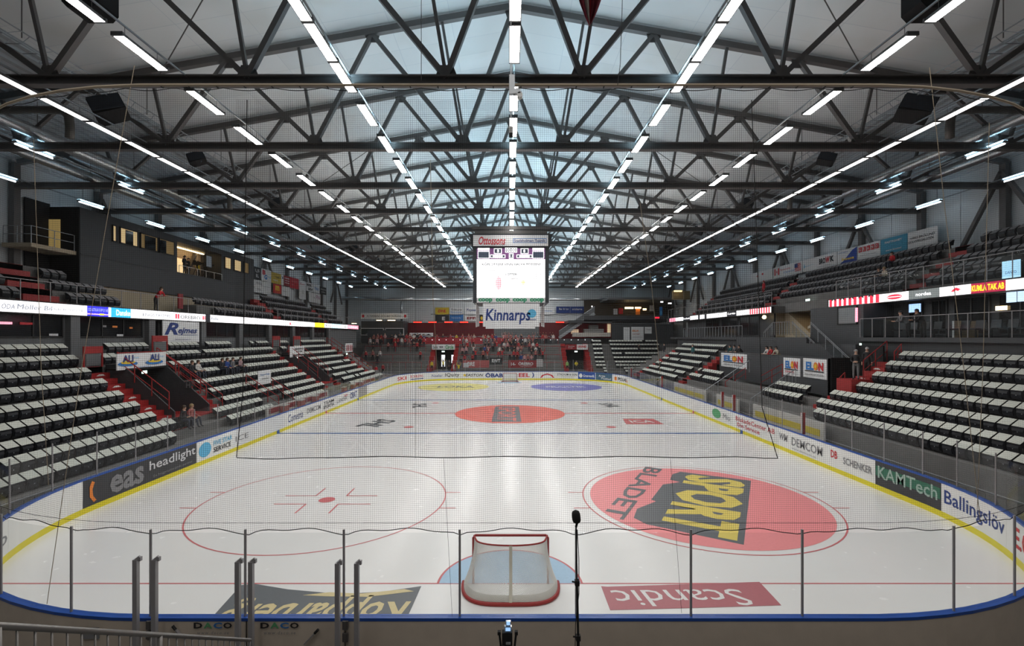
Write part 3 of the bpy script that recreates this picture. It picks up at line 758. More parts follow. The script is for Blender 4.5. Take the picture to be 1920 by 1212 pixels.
# ------------------------------------------------------------------ ducts, cable ladders with loudspeakers and floodlights
for s in (-1,1):
    sd = 'left' if s < 0 else 'right'
    for q, (X, z, r) in enumerate(((23.5,16.35,.32),(26.2,16.2,.28))):
        d = thing('ventilation_duct', f'shiny spiral duct running along the {sd} side roof, {"inner" if q == 0 else "outer"} of two', 'duct', (s*X,14,z), 0, 'side roof ducts')
        mb = MB(); rr = []; pp = []
        for i in range(330):
            y = 12+i*.22; pp.append((s*X,y,z)); rr.append(r*(1.0 if i % 2 else 1.045))
        mb.tube(pp, rr, 14); mk('pipe', mb, ductm, d, True)
        for i in range(13): mk('strap', MB().tube([(s*X,17.1+5.9*i,z+r),(s*X,17.1+5.9*i,z+1.6)], .015, 5), steel, d)
    e = thing('duct_branch', f'dark elbow pipe dropping from the {sd} side ducts near the front', 'pipe', (s*21.3,20.5,15.9), 0, 'pipe elbows')
    mk('pipe', MB().tube([(s*23.5,20.6,16.35),(s*20.3,20.6,16.35),(s*19.9,20.6,16.3),(s*19.65,20.6,16.05),(s*19.6,20.6,15.6),(s*19.6,20.6,15.1)], .17, 12), mat('dull_pipe',(.12,.115,.105),.5,.3), e, True)
    e = thing('duct_branch', f'dark elbow pipe beside the third truss on the {sd} side', 'pipe', (s*21.3,32,15.9), 0, 'pipe elbows')
    mk('pipe', MB().tube([(s*23.5,32.4,16.35),(s*20.3,32.4,16.35),(s*19.9,32.4,16.3),(s*19.65,32.4,16.05),(s*19.6,32.4,15.2)], .17, 12), MATS['dull_pipe'], e, True)
    X, z = 18.15*s+.1, 16.9
    l = thing('cable_ladder', f'grey lattice walkway truss along the {sd} edge of the roof lining', 'cable ladder', (X,12,z), 0, 'cable ladders')
    mb = MB()
    for dx in (-.3,.3):
        for dz in (0,.45): mb.tube([(X+dx,12,z+dz),(X+dx,88,z+dz)], .028, 6)
    mk('side_tube', mb, steel2, l); mb = MB()
    for i in range(126):
        y = 12+i*.6
        for dx in (-.3,.3): mb.bar((X+dx,y,z),(X+dx,y+.6,z+.45) if i%2 else (X+dx,y+.3,z+.45), .02)
        mb.bar((X-.3,y,z),(X+.3,y,z),.025)
    mk('lattice', mb, steel2, l)
    mb = MB()
    for i in range(13): mb.tube([(X,17.1+5.9*i,z+.4),(X,17.1+5.9*i,zt(18.15))], .02, 5)
    mk('hanger', mb, steel, l)
    for i, y in enumerate((20.7,26.5,35.4,44.5,53,62)):
        sp = thing('loudspeaker', f'black box loudspeaker hung on the {sd} lattice truss, {nth(i+1)} from the near end', 'loudspeaker', (X,y,z-.2), 0, 'hung loudspeakers')
        w = .62 if i == 0 else .42; a = MB()
        M = Matrix.Translation((X-s*.1,y,z-.45)) @ Matrix.Rotation(s*.5,4,'Y') @ Matrix.Rotation(-s*.5,4,'Z')
        a.prism([(-w,-w*.55,-w*.6),(w,-w*.75,-w*.6),(w,-w*.75,w*.6),(-w,-w*.55,w*.6)], (0,w*1.5,0)); a.xf(M); mk('cabinet', a, blackm, sp)
        g = MB().box((-w*.95,-w*.80,-w*.55),(w*.95,-w*.76,w*.55)).xf(M); mk('grille', g, mat('speaker_cloth',(.022,.028,.038),.9), sp)
        b = MB().tube([(X-s*.1,y,z-.1),(X,y,z+.1)], .03, 6).bar((X-.3,y,z),(X+.3,y,z),.06); mk('bracket', b, steel, sp)
    for i in range(9):
        y = 24+i*6.4; f = thing('floodlight', f'small white floodlight on the {sd} lattice truss, {nth(i+1)} from the near end', 'floodlight', (X,y,z), 0, 'small floodlights')
        M = Matrix.Translation((X-s*.35,y,z-.25)) @ Matrix.Rotation(s*.9,4,'Y')
        a = MB(); lathe(a, (0,0,0), [(.0,.22),(.07,.2),(.09,.05),(.2,-.18),(.22,-.24)], 14); a.xf(M); mk('shade', a, whiteb, f, True)
        mk('bracket', MB().tube([(X-s*.3,y,z),(X-s*.35,y,z-.1)], .02, 5), steel, f)
for s, sd in ((-1,'left'),(1,'right')):
    c0 = E(CX+s*806, 0, 13.6); c0.z = 16.3; sp = thing('loudspeaker', f'black loudspeaker cut by the top edge of the picture, {sd} of the pair', 'loudspeaker', c0, 0, 'loudspeakers at the top edge')
    mk('cabinet', MB().prism([c0+Vector((-.55,0,-.18)),c0+Vector((-.38,0,-.36)),c0+Vector((.38,0,-.36)),c0+Vector((.55,0,-.18)),c0+Vector((.55,0,.4)),c0+Vector((-.55,0,.4))], (0,.7,0)), blackm, sp)
    mk('bracket', MB().tube([c0+Vector((0,.35,.3)), c0+Vector((0,.35,4))], .03, 6), steel, sp)
# camera dome and stick under the net tube, and the jersey pennant
p = E(960,170,8.3); t = thing('net_winch', 'small grey pulley block on the net tube at the roof centre line', 'pulley', p)
mk('body', MB().cbox((p.x,p.y,p.z+.1),(.10,.08,.34)).cbox((p.x+.09,p.y,p.z-.03),(.12,.1,.08)).cbox((p.x+.14,p.y,p.z-.07),(.07,.07,.08)), steel2, t)
mk('wheel', MB().tube([(p.x+.14,p.y-.05,p.z-.09),(p.x+.14,p.y+.05,p.z-.09)], .05, 12), white, t)
p = E(958,160,9.4); q = E(958,238,9.4); t = thing('hanging_camera', 'small dark camera on a thin pole hanging at the roof centre', 'camera', p)
mk('pole', MB().tube([p+Vector((0,0,4.0)),q], .014, 6), steel2, t); mk('lens_body', MB().tube([q,q-Vector((0,-.02,.12))], [.05,.042], 10), white, t); mk('lens', MB().tube([q-Vector((0,-.02,.12)),q-Vector((0,-.025,.2))], [.042,.04], 10), blackm, t)
t = thing('pennant', 'red and white striped cloth pennant hanging from the roof above the rink', 'pennant', E(1103,0,14.2))
mk('cord', MB().tube([E(1103,0,14.2)+Vector((.05,0,.85)), E(1103,0,14.2)+Vector((.05,0,6))], .008, 5), steel, t); mb = MB(); N = 14
for i in range(N):                              # folded cloth tapering to a point
    for k in range(6):
        def pt(a, v):
            x = (a/N-.5)*(1.25*(1-v)**.8+.05); return E(1103,0,14.2)+Vector((x+.05, .10*math.sin(a*1.9)*(1-v*.5), .9-1.72*v+.16*abs(a/N-.5)))
        mb.quad(pt(i,k/6),pt(i,(k+1)/6),pt(i+1,(k+1)/6),pt(i+1,k/6), 1 if i in (4,5) else (2 if i in (7,) else 0))
mk('cloth', mb, [mat('maroon_cloth',(.26,.03,.05),.9),mat('cream_cloth',(.66,.60,.52),.9),mat('bright_red_cloth',(.50,.03,.05),.9)], t)
# ------------------------------------------------------------------ scoreboard
YS_ = 36.6
def sx(px): return (px-CX)*YS_/FX
def sz(py): return HC-(py-CY)*YS_/FX
def face(mb, x0,y0,x1,y1, d=0, k=0, th=.04): return mb.box((sx(x0),YS_-d-th,sz(y1)),(sx(x1),YS_-d,sz(y0)),k)
sb = thing('scoreboard', 'hanging scoreboard cube with a lit white screen over the rink', 'scoreboard', (0,YS_+1.5,sz(570)))
body = MB().prism([(sx(887),YS_,sz(568)),(sx(1029),YS_,sz(568)),(sx(1029),YS_,sz(470)),(sx(1036),YS_-.3,sz(440)),(sx(880),YS_-.3,sz(440)),(sx(887),YS_,sz(470))], (0,4.4,0))
mk('case', body, mat('scoreboard_case',(.022,.028,.034),.5), sb)
mk('roof_frame', MB().box((sx(890),YS_-.1,sz(440)),(sx(1026),YS_+4.3,sz(433))).bar((sx(885),YS_,sz(428)),(sx(1033),YS_,sz(428)),.25), steel, sb)
for x in (900,1016):
    for dy in (.6,3.6): mk('hanger', MB().tube([(sx(x),YS_+dy,sz(436)),(sx(x),YS_+dy,18.4)], .04, 6), steel, sb)
bn_ = mk('top_banner', face(MB(), 888,443,1027,463, .32), whiteb, sb)
def stext(s, x0,y0,x1,y1, m, d=.05, par=None, *a): return text(s, par or sb, lambda u,v: Vector((sx(x0)+(sx(x1)-sx(x0))*u, YS_-d, sz(y1)+(sz(y0)-sz(y1))*v)), m, *a)
stext('Ottossons', 898,445.5,948,461, inkred, .375, bn_, .02, .3)
stext('konditori & bageri', 921,459.5,948,462.3, ink, .375, bn_)
mb = face(MB(), 962,449,1024,457.5, .365, 0, .01); mk('emblem', mb, inkblue, bn_); mb = face(MB(), 963,450,1023,456.6, .372, 0, .01); mk('emblem', mb, whiteb, bn_)
stext('Stadsholmen Teknik', 964,450.6,1022,456.2, navy, .39, bn_, .015)
sc_ = mk('score_panel', face(MB(), 894,464,1022,486.5, .0), glow('led_violet',(.14,.05,.15),.9), sb)
FIELDS = [(896,465.5,918,470.5,0),(998,465.5,1020,470.5,0),(896,471.6,918,485.4,1.3),(998,471.6,1020,485.4,1.3),(926,466.2,941,476.6,1.4),(976,466.2,991,476.6,1.4),(919,478,947.5,484.6,1.3),(968.5,478,998,484.6,1.3),(947,465,969.5,474.2,1.4),(954,475.6,963,486,1.3)]
mb = MB(); ins = MB()
for x0,y0,x1,y1,d in FIELDS:
    face(mb, x0,y0,x1,y1, .05)
    if d: face(ins, x0+d,y0+d,x1-d,y1-d, .07)
for x0,x1 in ((924,942.5),(973.5,993)): face(mb, x0,479.9,x1,482.8, .09)
mk('score_field', mb, ledw, sc_); mk('score_inset', ins, glow('led_slate',(.035,.045,.07),.8), sc_)
for s, a in (('00:00',(949.5,466.6,967,472.6)),('1.1',(956.2,478.0,961,484.2)),('0',(932,468.4,935.8,474.6)),('0',(981,468.4,984.8,474.6))): stext(s, *a, ledw, .135, sc_, .03)
scr = mk('screen', face(MB(), 894,486.5,1022,558.8, .0), ledw, sb)
lp = glow('screen_pale_print',(.20,.22,.27),1.0)
stext('KÖPLOTTEN! VINN HALVA POTTEN!', 904,493,1013,498.4, ledk, .06, scr, .012); stext('LOTTERI', 948,513,970,517.5, ledk, .06, scr, .012); stext('50/50', 958,522,970,525, ledk, .06, scr, .012)
mb = MB(); mb.poly([(sx(935+5.5*math.cos(a)), YS_-.05, sz(531+13*math.sin(a))) for a in [i*PI/5+PI/2 for i in range(10)]]); mk('emblem', mb, glow('screen_pale_pink',(.90,.50,.55),1.0), scr)
mb = MB(); mb.poly([(sx(981+4*math.cos(a)), YS_-.05, sz(530+4*math.sin(a))) for a in [i*PI/8 for i in range(16)]]); mk('emblem', mb, glow('screen_pale_yellow',(.98,.85,.45),1.0), scr)
cs_ = mk('bottom_strip', face(MB(), 894,559,1022,568, .0), whiteb, sb)
for x0 in (897,929.5,961.5,993.5): stext('coop', x0,559.6,x0+26.5,568.2, mat('coop_green',(.0,.30,.13),.5), .06, cs_, .045)
kb = thing('hanging_banner', 'wide white cloth banner with blue script hung under the scoreboard', 'banner', (0,YS_,sz(617)), 0)
mk('cloth', face(MB(), 906,570,1011,613, .3).add([],[]), whiteb, kb)
mk('hem', face(MB(), 911,613,1003,617, .3), whiteb, kb)
stext('Kinnarps', 911,580,994,608.5, navy, .36, kb, .018, .12)
mb = MB(); mb.poly([(sx(997+8*math.cos(a)), YS_-.36, sz(588.5+8*math.sin(a))) for a in [i*PI/14 for i in range(28)]]); mk('emblem', mb, inkcyan, kb)
mk('emblem', face(MB(), 988,599.5,1005,600.6, .35, 0, .01), navy, kb)
for i, (x0, x1, X) in enumerate(((892,899,-2.70),(1017,1025,2.72))):
    b = thing('hanging_banner', f'white side banner seen edge-on at the {"left" if i == 0 else "right"} of the wide banner under the scoreboard', 'banner', (X,YS_+1,sz(616)), 0)
    mk('cloth', MB().prism([(X,YS_,sz(569)),(X,YS_+3.9,sz(569)-.15),(X,YS_+3.9,sz(617)+.3),(X,YS_,sz(614))], (.02,0,0)), whiteb, b)
# ------------------------------------------------------------------ stands
LX = [16.9,17.75,18.6,19.45,20.3,21.15,22.0,22.85,23.7]
LZf = [.81,1.25,1.66,2.21,2.76,3.39,3.96,4.61,5.19]
RX = [17.3,18.15,19.0,19.85,20.7,21.55,22.4]
RZf = [1.55,1.97,2.44,3.0,3.6,4.2,4.74]
UX = [26.2,27.05,27.9,28.75]; UZ = [8.2,8.95,9.67,10.4]
VX = [26.0,26.85,27.7,28.55,29.4]; VZ = [9.32,9.96,10.62,11.3,12.05]
EY = [71.8,72.7,73.6,74.5,75.4,76.3,77.2,78.1,79.0]; EZ = [.40,.75,1.2,1.7,2.35,3.0,3.7,4.4,5.0]
def steps(mb, s, X, Z, i0, i1, ya, yb, zb, xend=None, lead=.42, k=0):
    pr = [(s*(X[i0]-lead), ya, zb)]
    for i in range(i0, i1+1):
        x0 = X[i]-lead; x1 = (X[i+1]-lead) if i < i1 else (xend or X[i]+.45)
        pr += [(s*x0,ya,Z[i]),(s*x1,ya,Z[i])]
    pr.append((pr[-1][0],ya,zb))
    mb.prism(pr, (0,yb-ya,0), k)
def terrace(nm, s, X, Z, blocks, zb=-.06, xend=None):
    mb = MB()
    for (i0,i1,ya,yb) in blocks: steps(mb, s, X, Z, i0, i1, ya, yb, zb, xend if i1 == len(X)-1 else None)
    struct(nm, mb, conc)
terrace('floor_stand_left', -1, LX, LZf, [(0,8,9,24.3),(0,2,24.3,29.6),(7,8,24.3,29.6),(0,8,29.6,44.1),(0,2,44.1,48.5),(7,8,44.1,48.5),(0,8,48.5,64)], xend=24.6)
terrace('floor_stand_right', 1, RX, RZf, [(0,6,9,26.5),(0,2,26.5,47.5),(0,6,47.5,66)], xend=23.2)
mb = MB(); steps(mb, -1, UX, UZ, 0, 3, 14, 24.9, 7.5, 31); steps(mb, -1, UX, UZ, 0, 3, 26.9, 29.2, 7.5, 31); steps(mb, -1, UX, UZ, 0, 1, 29.2, 31.1, 7.5); steps(mb, -1, UX, UZ, 0, 1, 39.3, 52.4, 7.5, 28.0); steps(mb, -1, UX, UZ, 0, 3, 52.4, 73, 7.5, 31); steps(mb, -1, UX, UZ, 0, 3, 24.9, 26.9, 7.5, 31)
struct('floor_balcony_left', mb.box((-31.1,12,7.45),(-24.45,74,8.05)), conc)
mb = MB(); steps(mb, 1, VX, VZ, 0, 4, 14, 66, 8.6, 31)
struct('floor_balcony_right', mb.box((24.45,12,8.5),(31.1,34.5,9.1)).box((24.45,43,8.5),(31.1,72,9.1)).box((25.6,34.5,8.5),(31.1,43,9.1)), conc)
# ------------------------------------------------------------------ folding seats with a paper sheet on each
def seat_mesh():
    pan = MB(); pr = [(-.22,-.10,.45),(-.22,-.155,.44),(-.22,-.075,.09),(-.22,-.02,.08)]
    pan.prism(pr, (.44,0,0)); pan.prism([(-.19,-.158,.40),(-.19,-.175,.30),(-.19,-.135,.14),(-.19,-.09,.13)], (.38,0,0))
    back = MB().prism([(-.225,.07,.30),(-.225,.11,.29),(-.225,.185,.64),(-.225,.165,.67),(-.225,.135,.65)], (.45,0,0))
    br = MB().box((-.24,-.02,.02),(-.215,.12,.34)).box((.215,-.02,.02),(.24,.12,.34)).box((-.24,.08,.0),(.24,.14,.06))
    bolt = MB().tube([(0,-.158,.27),(0,-.172,.268)], .022, 8)
    return pan, back, br, bolt
badge = mat('seat_rivet', (.45,.48,.52), .3, .6)
def build_seat():
    t = thing('folding_seat', 'seat', 'folding seat', (0,0,0)); pan, back, br, bolt = seat_mesh()
    p = mk('seat', pan, seatm, t); mk('backrest', back, seatm, t); mk('bracket', br, black, t); mk('rivet', bolt, badge, p)
    return t
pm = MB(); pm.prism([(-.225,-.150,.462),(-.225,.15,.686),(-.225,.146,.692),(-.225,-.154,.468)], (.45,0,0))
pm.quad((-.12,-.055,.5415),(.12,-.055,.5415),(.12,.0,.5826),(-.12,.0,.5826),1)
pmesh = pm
SEATS = []                                      # (x,y,z,rot,who,row,k)
def seats(s, X, Z, i, ya, yb, who, pitch=.52):
    n = int((yb-ya)/pitch)
    for k in range(n): SEATS.append((s*X[i], yb-pitch*(k+.5), Z[i], -s*PI/2, who, i, k))
for i in range(9):
    seats(-1, LX, LZf, i, 13.2, (23.3,26.0,24.2,24.2,24.2,24.2,24.2,24.4,24.7)[i], 'L')
    for ya, yb in {0:[(27.3,33),(36,42),(49,61)],1:[(27.4,33),(36,44),(49,60.5)],7:[(25.8,26.9),(29.9,44.4),(45.9,47.2),(48.6,59)],8:[(26.7,30.2),(31.9,35.1),(35.9,39.2),(41.9,45.3),(47.2,49.3),(52.4,59.2)]}.get(i, [(29.8,44),(48.6,58.6)]):
        seats(-1, LX, LZf, i, ya, yb, 'M')
for i in range(7):
    seats(1, RX, RZf, i, 14.2, (26.2,27.2,27.3,27.4,26.3,26.4,26.5)[i], 'R')
    seats(1, RX, RZf, i, 47.6, 60, 'M')
for ya, yb in ((29.2,33),(41,46.5)): seats(1, RX, RZf, 2, ya, yb, 'M')
for ya, yb in ((28.4,33),(40,46.5)): seats(1, RX, RZf, 1, ya, yb, 'M')
for i, sg in enumerate(([(20,24.7),(27.3,31),(41,51),(53,65),(66.6,72)],[(20,24.7),(27.2,30.9),(39.5,51),(53,65),(66.6,72)],[(20,24.7),(27.2,29),(52.6,64.8),(66.4,72)],[(20,24.7),(53.2,64.8),(66.4,72)])):
    for ya, yb in sg: seats(-1, UX, UZ, i, ya, yb, 'U')
for i in range(5):
    for ya, yb in ((20,28.8),(30.2,45.8),(47.3,64.5)): 
        if i == 0 and ya == 30.2: ya, yb = 30.2, 34.2
        seats(1, VX, VZ, i, ya, yb, 'U')
for i in range(9):
    for xa, xb in ((13.6+.05*i,15.6+.03*i),(16.9,25.5-.25*(8-i))):
        if i < 2: xa += 1
        n = int((xb-xa)/.52)
        for k in range(n): SEATS.append((xa+.52*(k+.5), EY[i]+.02, EZ[i], 0, 'E', i, k))
def vis(q):
    x,y,z = q[:3]; px = CX+x*FX/y; py = CY-(z+.4-HC)*FX/y
    return -12 < px < 1932 and -10 < py < 1222
PEOPLE_SEATS = set()
SEATS = [q for q in SEATS if vis(q)]
# the seats that people sit on carry no sheet; a few sheets are missing
def taken(q):
    return any(abs(q[0]-x) < .3 and abs(q[1]-y) < .35 for x,y in SITS)
SITS = [(-21.15,30.5),(-21.15,31.1),(-21.15,33.7),(-21.15,34.3),(-21.15,35.0),(-21.15,36.0),(-17.75,24.9),(-17.75,25.5)]
SEATS.sort(key=lambda q: (0 if q[4] in 'LR' else 1, q[1]**2+q[0]**2))
near = [q for q in SEATS if q[4] in 'LR'][:300]; nearset = set(near)
P = build_seat(); pk = list(P.children); first = True
pch = {c.name: list(c.children) for c in pk}
sheet = None
for q in near:
    x,y,z,rz,who,i,k = q; sd = 'left' if who == 'L' else 'right'
    lab = f'black folding seat, {sd} stand, {ONES[i]} row up, {nth(k+1)} from the red steps'
    if first: P.location = (x,y,z); P.rotation_euler = (0,0,rz); P['label'] = lab; P['group'] = f'seats of the near {sd} stand'; first = False
    else:
        r = P.copy(); COL.objects.link(r); r.location = (x,y,z); r.rotation_euler = (0,0,rz); r['label'] = lab; r['group'] = f'seats of the near {sd} stand'
        for c in pk:
            d = c.copy(); COL.objects.link(d); d.parent = r
            for g in pch[c.name]:
                e = g.copy(); COL.objects.link(e); e.parent = d
    if taken(q): continue
    lab = f'white sheet on a seat, {sd} stand, {ONES[i]} row up, {nth(k+1)} from the red steps'
    if sheet is None: sheet = mk('paper_sheet', pmesh, [paper, inkgreen]); o = sheet
    else: o = sheet.copy(); COL.objects.link(o)
    o.location = (x,y,z); o.rotation_euler = (0,0,rz); tag(o, lab, 'sheet of paper', f'sheets on the seats of the near {sd} stand')
rest = MB(); rp = MB(); ru = MB()
pan, back, br, bolt = seat_mesh()
one = MB(); 
for m_ in (pan, back): one.add(m_.v, m_.f)
for q in SEATS:
    if q in nearset: continue
    x,y,z,rz,who,i,k = q; c, s_ = math.cos(rz), math.sin(rz)
    T = lambda v: (x+v[0]*c-v[1]*s_, y+v[0]*s_+v[1]*c, z+v[2])
    rest.add([T(v) for v in one.v], one.f)
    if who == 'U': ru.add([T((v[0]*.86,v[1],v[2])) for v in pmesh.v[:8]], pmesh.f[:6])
    elif not taken(q) and R.random() > .02: rp.add([T(v) for v in pmesh.v[:8]], pmesh.f[:6])
tag(mk('folding_seats', rest, seatm), 'black folding seats in rows across the farther stands and balconies', 'folding seats', None, 'stuff')
tag(mk('dimmed_sheets', ru, mat('dimmed_sheet_grey',(.30,.29,.30),.6)), 'white sheets greyed as in dim light on the seats of both upper balconies', 'seat pads', None, 'stuff')  # balcony sheets; the dimmer light there is put into their grey
tag(mk('paper_sheets', rp, paper), 'white printed sheets lying on the seats of the farther lower stands', 'sheets of paper', None, 'stuff')
# ------------------------------------------------------------------ red steps, handrails, tunnels through the stands
stepw = mat('white_step_mark', (.75,.74,.72), .5)
def stair(label, s, X, Z, i0, i1, ya, yb, group='red steps', marks=False):
    t = thing('stair_flight', label, 'steps', (s*X[i0],(ya+yb)/2,Z[i0]), 0, group)
    mb = MB()
    for i in range(i0, i1+1):
        z0 = Z[i-1] if i > 0 else Z[0]-.35
        x0 = X[i]-.42
        mb.box((min(s*(x0-.42),s*x0),ya,z0-.1),(max(s*(x0-.42),s*x0),yb,(z0+Z[i])/2))
        mb.box((min(s*x0,s*(x0+.43)),ya,z0-.1),(max(s*x0,s*(x0+.43)),yb,Z[i]+.012))
    mk('tread', mb, red, t)
    if marks:
        mb = MB()
        for i in range(i0, i1+1):
            z = (Z[i-1]+Z[i])/2-.12 if i else Z[0]; x = s*(X[i]-.845); y = (ya+yb)/2
            mb.prism([(x-s*.004,y-.28,z-.03),(x-s*.004,y+.28,z-.03),(x-s*.004,y+.12,z+.06),(x-s*.004,y-.12,z+.06)], (-s*.004,0,0))
        mk('mark', mb, stepw, t)
    return t
stair('red steps with white marks at the end of the nearest rows, left stand', -1, LX, LZf, 2, 7, 24.3, 25.45, marks=True)
stair('red steps on the far side of the first tunnel, left stand', -1, LX, LZf, 2, 8, 28.55, 29.6)
stair('red steps before the second tunnel of the left stand', -1, LX, LZf, 2, 8, 44.1, 45.2)
stair('red steps behind the second tunnel of the left stand', -1, LX, LZf, 2, 8, 47.6, 48.5)
stair('red steps at the far end of the left stand', -1, LX, LZf, 1, 8, 59.2, 60.6)
stair('red steps with white marks beside the near rows, right stand', 1, RX, RZf, 2, 6, 26.6, 27.7, marks=True)
stair('red steps beside the first white sign, right stand', 1, RX, RZf, 1, 6, 46.3, 47.5)
stair('red steps at the far end of the right stand', 1, RX, RZf, 0, 6, 60.1, 61.6)
stair('red steps climbing the left balcony near the landing door', -1, UX, UZ, 0, 3, 24.9, 26.9, 'red balcony steps')
stair('red steps climbing the left balcony under the wall banners', -1, UX, UZ, 0, 3, 51.2, 52.9, 'red balcony steps')
stair('red steps climbing the far part of the left balcony', -1, UX, UZ, 0, 3, 65.0, 66.4, 'red balcony steps')
stair('red steps climbing the right balcony, nearest the camera', 1, VX, VZ, 0, 4, 28.9, 30.1, 'red balcony steps')
stair('red steps climbing the middle of the right balcony', 1, VX, VZ, 0, 4, 45.9, 47.2, 'red balcony steps')
stair('red steps at the far end of the right balcony', 1, VX, VZ, 0, 4, 64.6, 65.8, 'red balcony steps')
def slope_rail(label, s, Y, xa, za, xb, zb, n=3, m=red, group='red handrails', h=.95, r=.028):
    """handrail following a slope in the plane y=Y"""
    A = Vector((s*xa,Y,za)); B = Vector((s*xb,Y,zb)); up = Vector((0,0,h)); t = thing('handrail', label, 'handrail', A, 0, group)
    mk('rail', MB().tube([A, A+up, B+up], r, 6), m, t); mk('rail', MB().tube([A+up*.5, B+up*.5], r*.8, 6), m, t)
    for i in range(1, n+1):
        p = A.lerp(B, i/n); mk('post', MB().tube([p, p+up], r, 6), m, t)
    return t
def tunnel(label, ya, yb, zf, ztop, xf, xb, s=-1):
    t = thing('stand_tunnel', label, 'tunnel', (s*xf,(ya+yb)/2,zf), 0, 'tunnels through the stands')
    for y, o in ((ya,.08),(yb,-.08)):
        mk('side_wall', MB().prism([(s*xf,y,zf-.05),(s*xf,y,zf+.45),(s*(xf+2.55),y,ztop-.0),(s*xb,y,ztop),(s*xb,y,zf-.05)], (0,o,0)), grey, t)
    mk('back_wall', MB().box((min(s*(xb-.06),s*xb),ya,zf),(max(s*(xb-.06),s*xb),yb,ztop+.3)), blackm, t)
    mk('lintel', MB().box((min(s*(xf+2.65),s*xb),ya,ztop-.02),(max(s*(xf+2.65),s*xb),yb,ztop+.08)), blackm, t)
    mk('landing', MB().box((min(s*(xf-.35),s*xb),ya-1.0,zf-.06),(max(s*(xf-.35),s*xb),yb+1.0,zf+.012)), red, t)
    return t
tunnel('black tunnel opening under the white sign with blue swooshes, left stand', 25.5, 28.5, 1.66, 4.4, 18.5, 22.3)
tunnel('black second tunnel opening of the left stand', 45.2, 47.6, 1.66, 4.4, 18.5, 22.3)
text('H', tunnel_h := mk('letter_plate', MB().box((-19.95,28.40,3.05),(-19.55,28.41,3.5)), grey), flat((-19.75,28.39,3.28), (1,0,0), (0,0,1), .26, .36), inkgrey, .01)
tag(tunnel_h, 'dark plate with a grey letter inside the first tunnel of the left stand', 'letter plate')
for (ya, yb, w) in ((25.5,28.5,'first'),(45.2,47.6,'second')):
    slope_rail(f'red handrail on the near side of the {w} tunnel, left stand', -1, ya-.06, 18.75, 2.25, 21.6, 4.45)
    slope_rail(f'red handrail on the far side of the {w} tunnel, left stand', -1, yb+.06, 18.75, 2.25, 21.6, 4.45)
slope_rail('red handrail along the steps past the first tunnel, left stand', -1, 29.6, 18.4, 1.6, 22.6, 4.6)
slope_rail('red handrail at the far end of the left stand, nearer one', -1, 59.1, 18.0, 1.4, 23.4, 5.2, 4)
slope_rail('red handrail at the far end of the left stand, farther one', -1, 60.7, 18.0, 1.4, 23.4, 5.2, 4)
def gate(label, x, ya, yb, z, h=1.1):
    t = thing('aisle_gate', label, 'gate', (x,(ya+yb)/2,z), 0, 'red framed aisle gates')
    mk('frame', MB().tube([(x,ya,z),(x,ya,z+h),(x,yb,z+h),(x,yb,z)], .05, 6).box((x-.03,ya,z+h-.36),(x+.03,yb,z+h)), red, t)
    mk('panel', MB().box((x-.02,ya+.12,z+.1),(x+.02,yb-.1,z+h-.38)), grey2, t)
gate('red framed gate with grey plate above the nearest steps, left stand', -22.35, 24.25, 25.35, 4.61)
gate('red framed gate beside the sign with dark blue script, left stand', -23.5, 30.4, 31.7, 5.19)
gate('red framed gate above the second tunnel, left stand', -23.4, 45.6, 47.0, 5.19)
gate('red framed gate past the second tunnel, left stand', -23.4, 50, 51.6, 5.19)
sign('stand_sign', 'white sign with two blue and yellow swooshes over the tunnel', 'sign', (-21.2,24.95), (-21.2,28.5), 4.42, 5.32, whiteb,
  [(OVAL,.20,.36,.38,.30,inkblue),(OVAL,.20,.44,.28,.18,inkyel),('ALI', .20,.68,.20,.44, navy,.03),('frakt', .36,.72,.10,.12, inkcyan),(OVAL,.73,.36,.38,.30,inkblue),(OVAL,.73,.44,.28,.18,inkyel),('ALI', .73,.68,.20,.44, navy,.03),('frakt', .89,.72,.10,.12, inkcyan),('www.alifrakt.se', .5,.12,.3,.08, inkblue)])
mb = tag(mk('sign_rail', MB().tube([(-21.2,24.95,5.36),(-21.2,28.5,5.36)], .025, 6), red), 'thin red rail along the top of the sign with two swooshes', 'rail')
sign('stand_sign', 'white sign with black lettering over the second tunnel, left stand', 'sign', (-21.2,44.6), (-21.2,47.7), 4.25, 5.3, whiteb, [('BRANDSKYDD', .62,.75,.6,.18, ink,.02),('SYSTEM', .62,.5,.4,.16, ink,.02),('www.brand.se', .4,.25,.6,.12, inkgrey)])
sign('stand_sign', 'white sign beside red rails low in the middle of the left stand', 'sign', (-18.6,34.2), (-18.6,36.0), 2.65, 3.7, whiteb, [('Securitas', .5,.72,.7,.14, inkblue),('www', .5,.4,.5,.1, inkgrey)])
slope_rail('red handrail beside the small white sign, left stand', -1, 36.3, 17.0, .9, 19.4, 2.5)
slope_rail('red handrail before the small white sign, left stand', -1, 34.0, 17.0, .9, 19.4, 2.5)
t = thing('stand_sign', 'white sign with four dark arches at the far end of the left stand', 'sign', (-20.6,59,4.2)); sp = sign('x', '', '', (-20.6,58.0), (-20.6,60.6), 4.3, 5.4, whiteb, [], .05, t)
for i in range(4): mm = MB(); mm.poly([(-20.58,58.25+.62*i+.34*a,4.45+.8*b) for a,b in ((0,0),(1,0),(1,.7),(.8,.95),(.5,1.05),(.2,.95),(0,.7))]); mk('emblem', mm, redd, t)
def exit_sign(label, c, d=(0,1,0), w=.34, h=.16):
    c = Vector(c); d = Vector(d); n = Vector((d.y,-d.x,0)); t = thing('exit_sign', label, 'exit sign', c, 0, 'lit exit signs')
    a = c-d*w/2; mb = MB().prism([a+Vector((0,0,-h/2)), a+d*w+Vector((0,0,-h/2)), a+d*w+Vector((0,0,h/2)), a+Vector((0,0,h/2))], n*.05); mk('lit_face', mb, exitm, t)
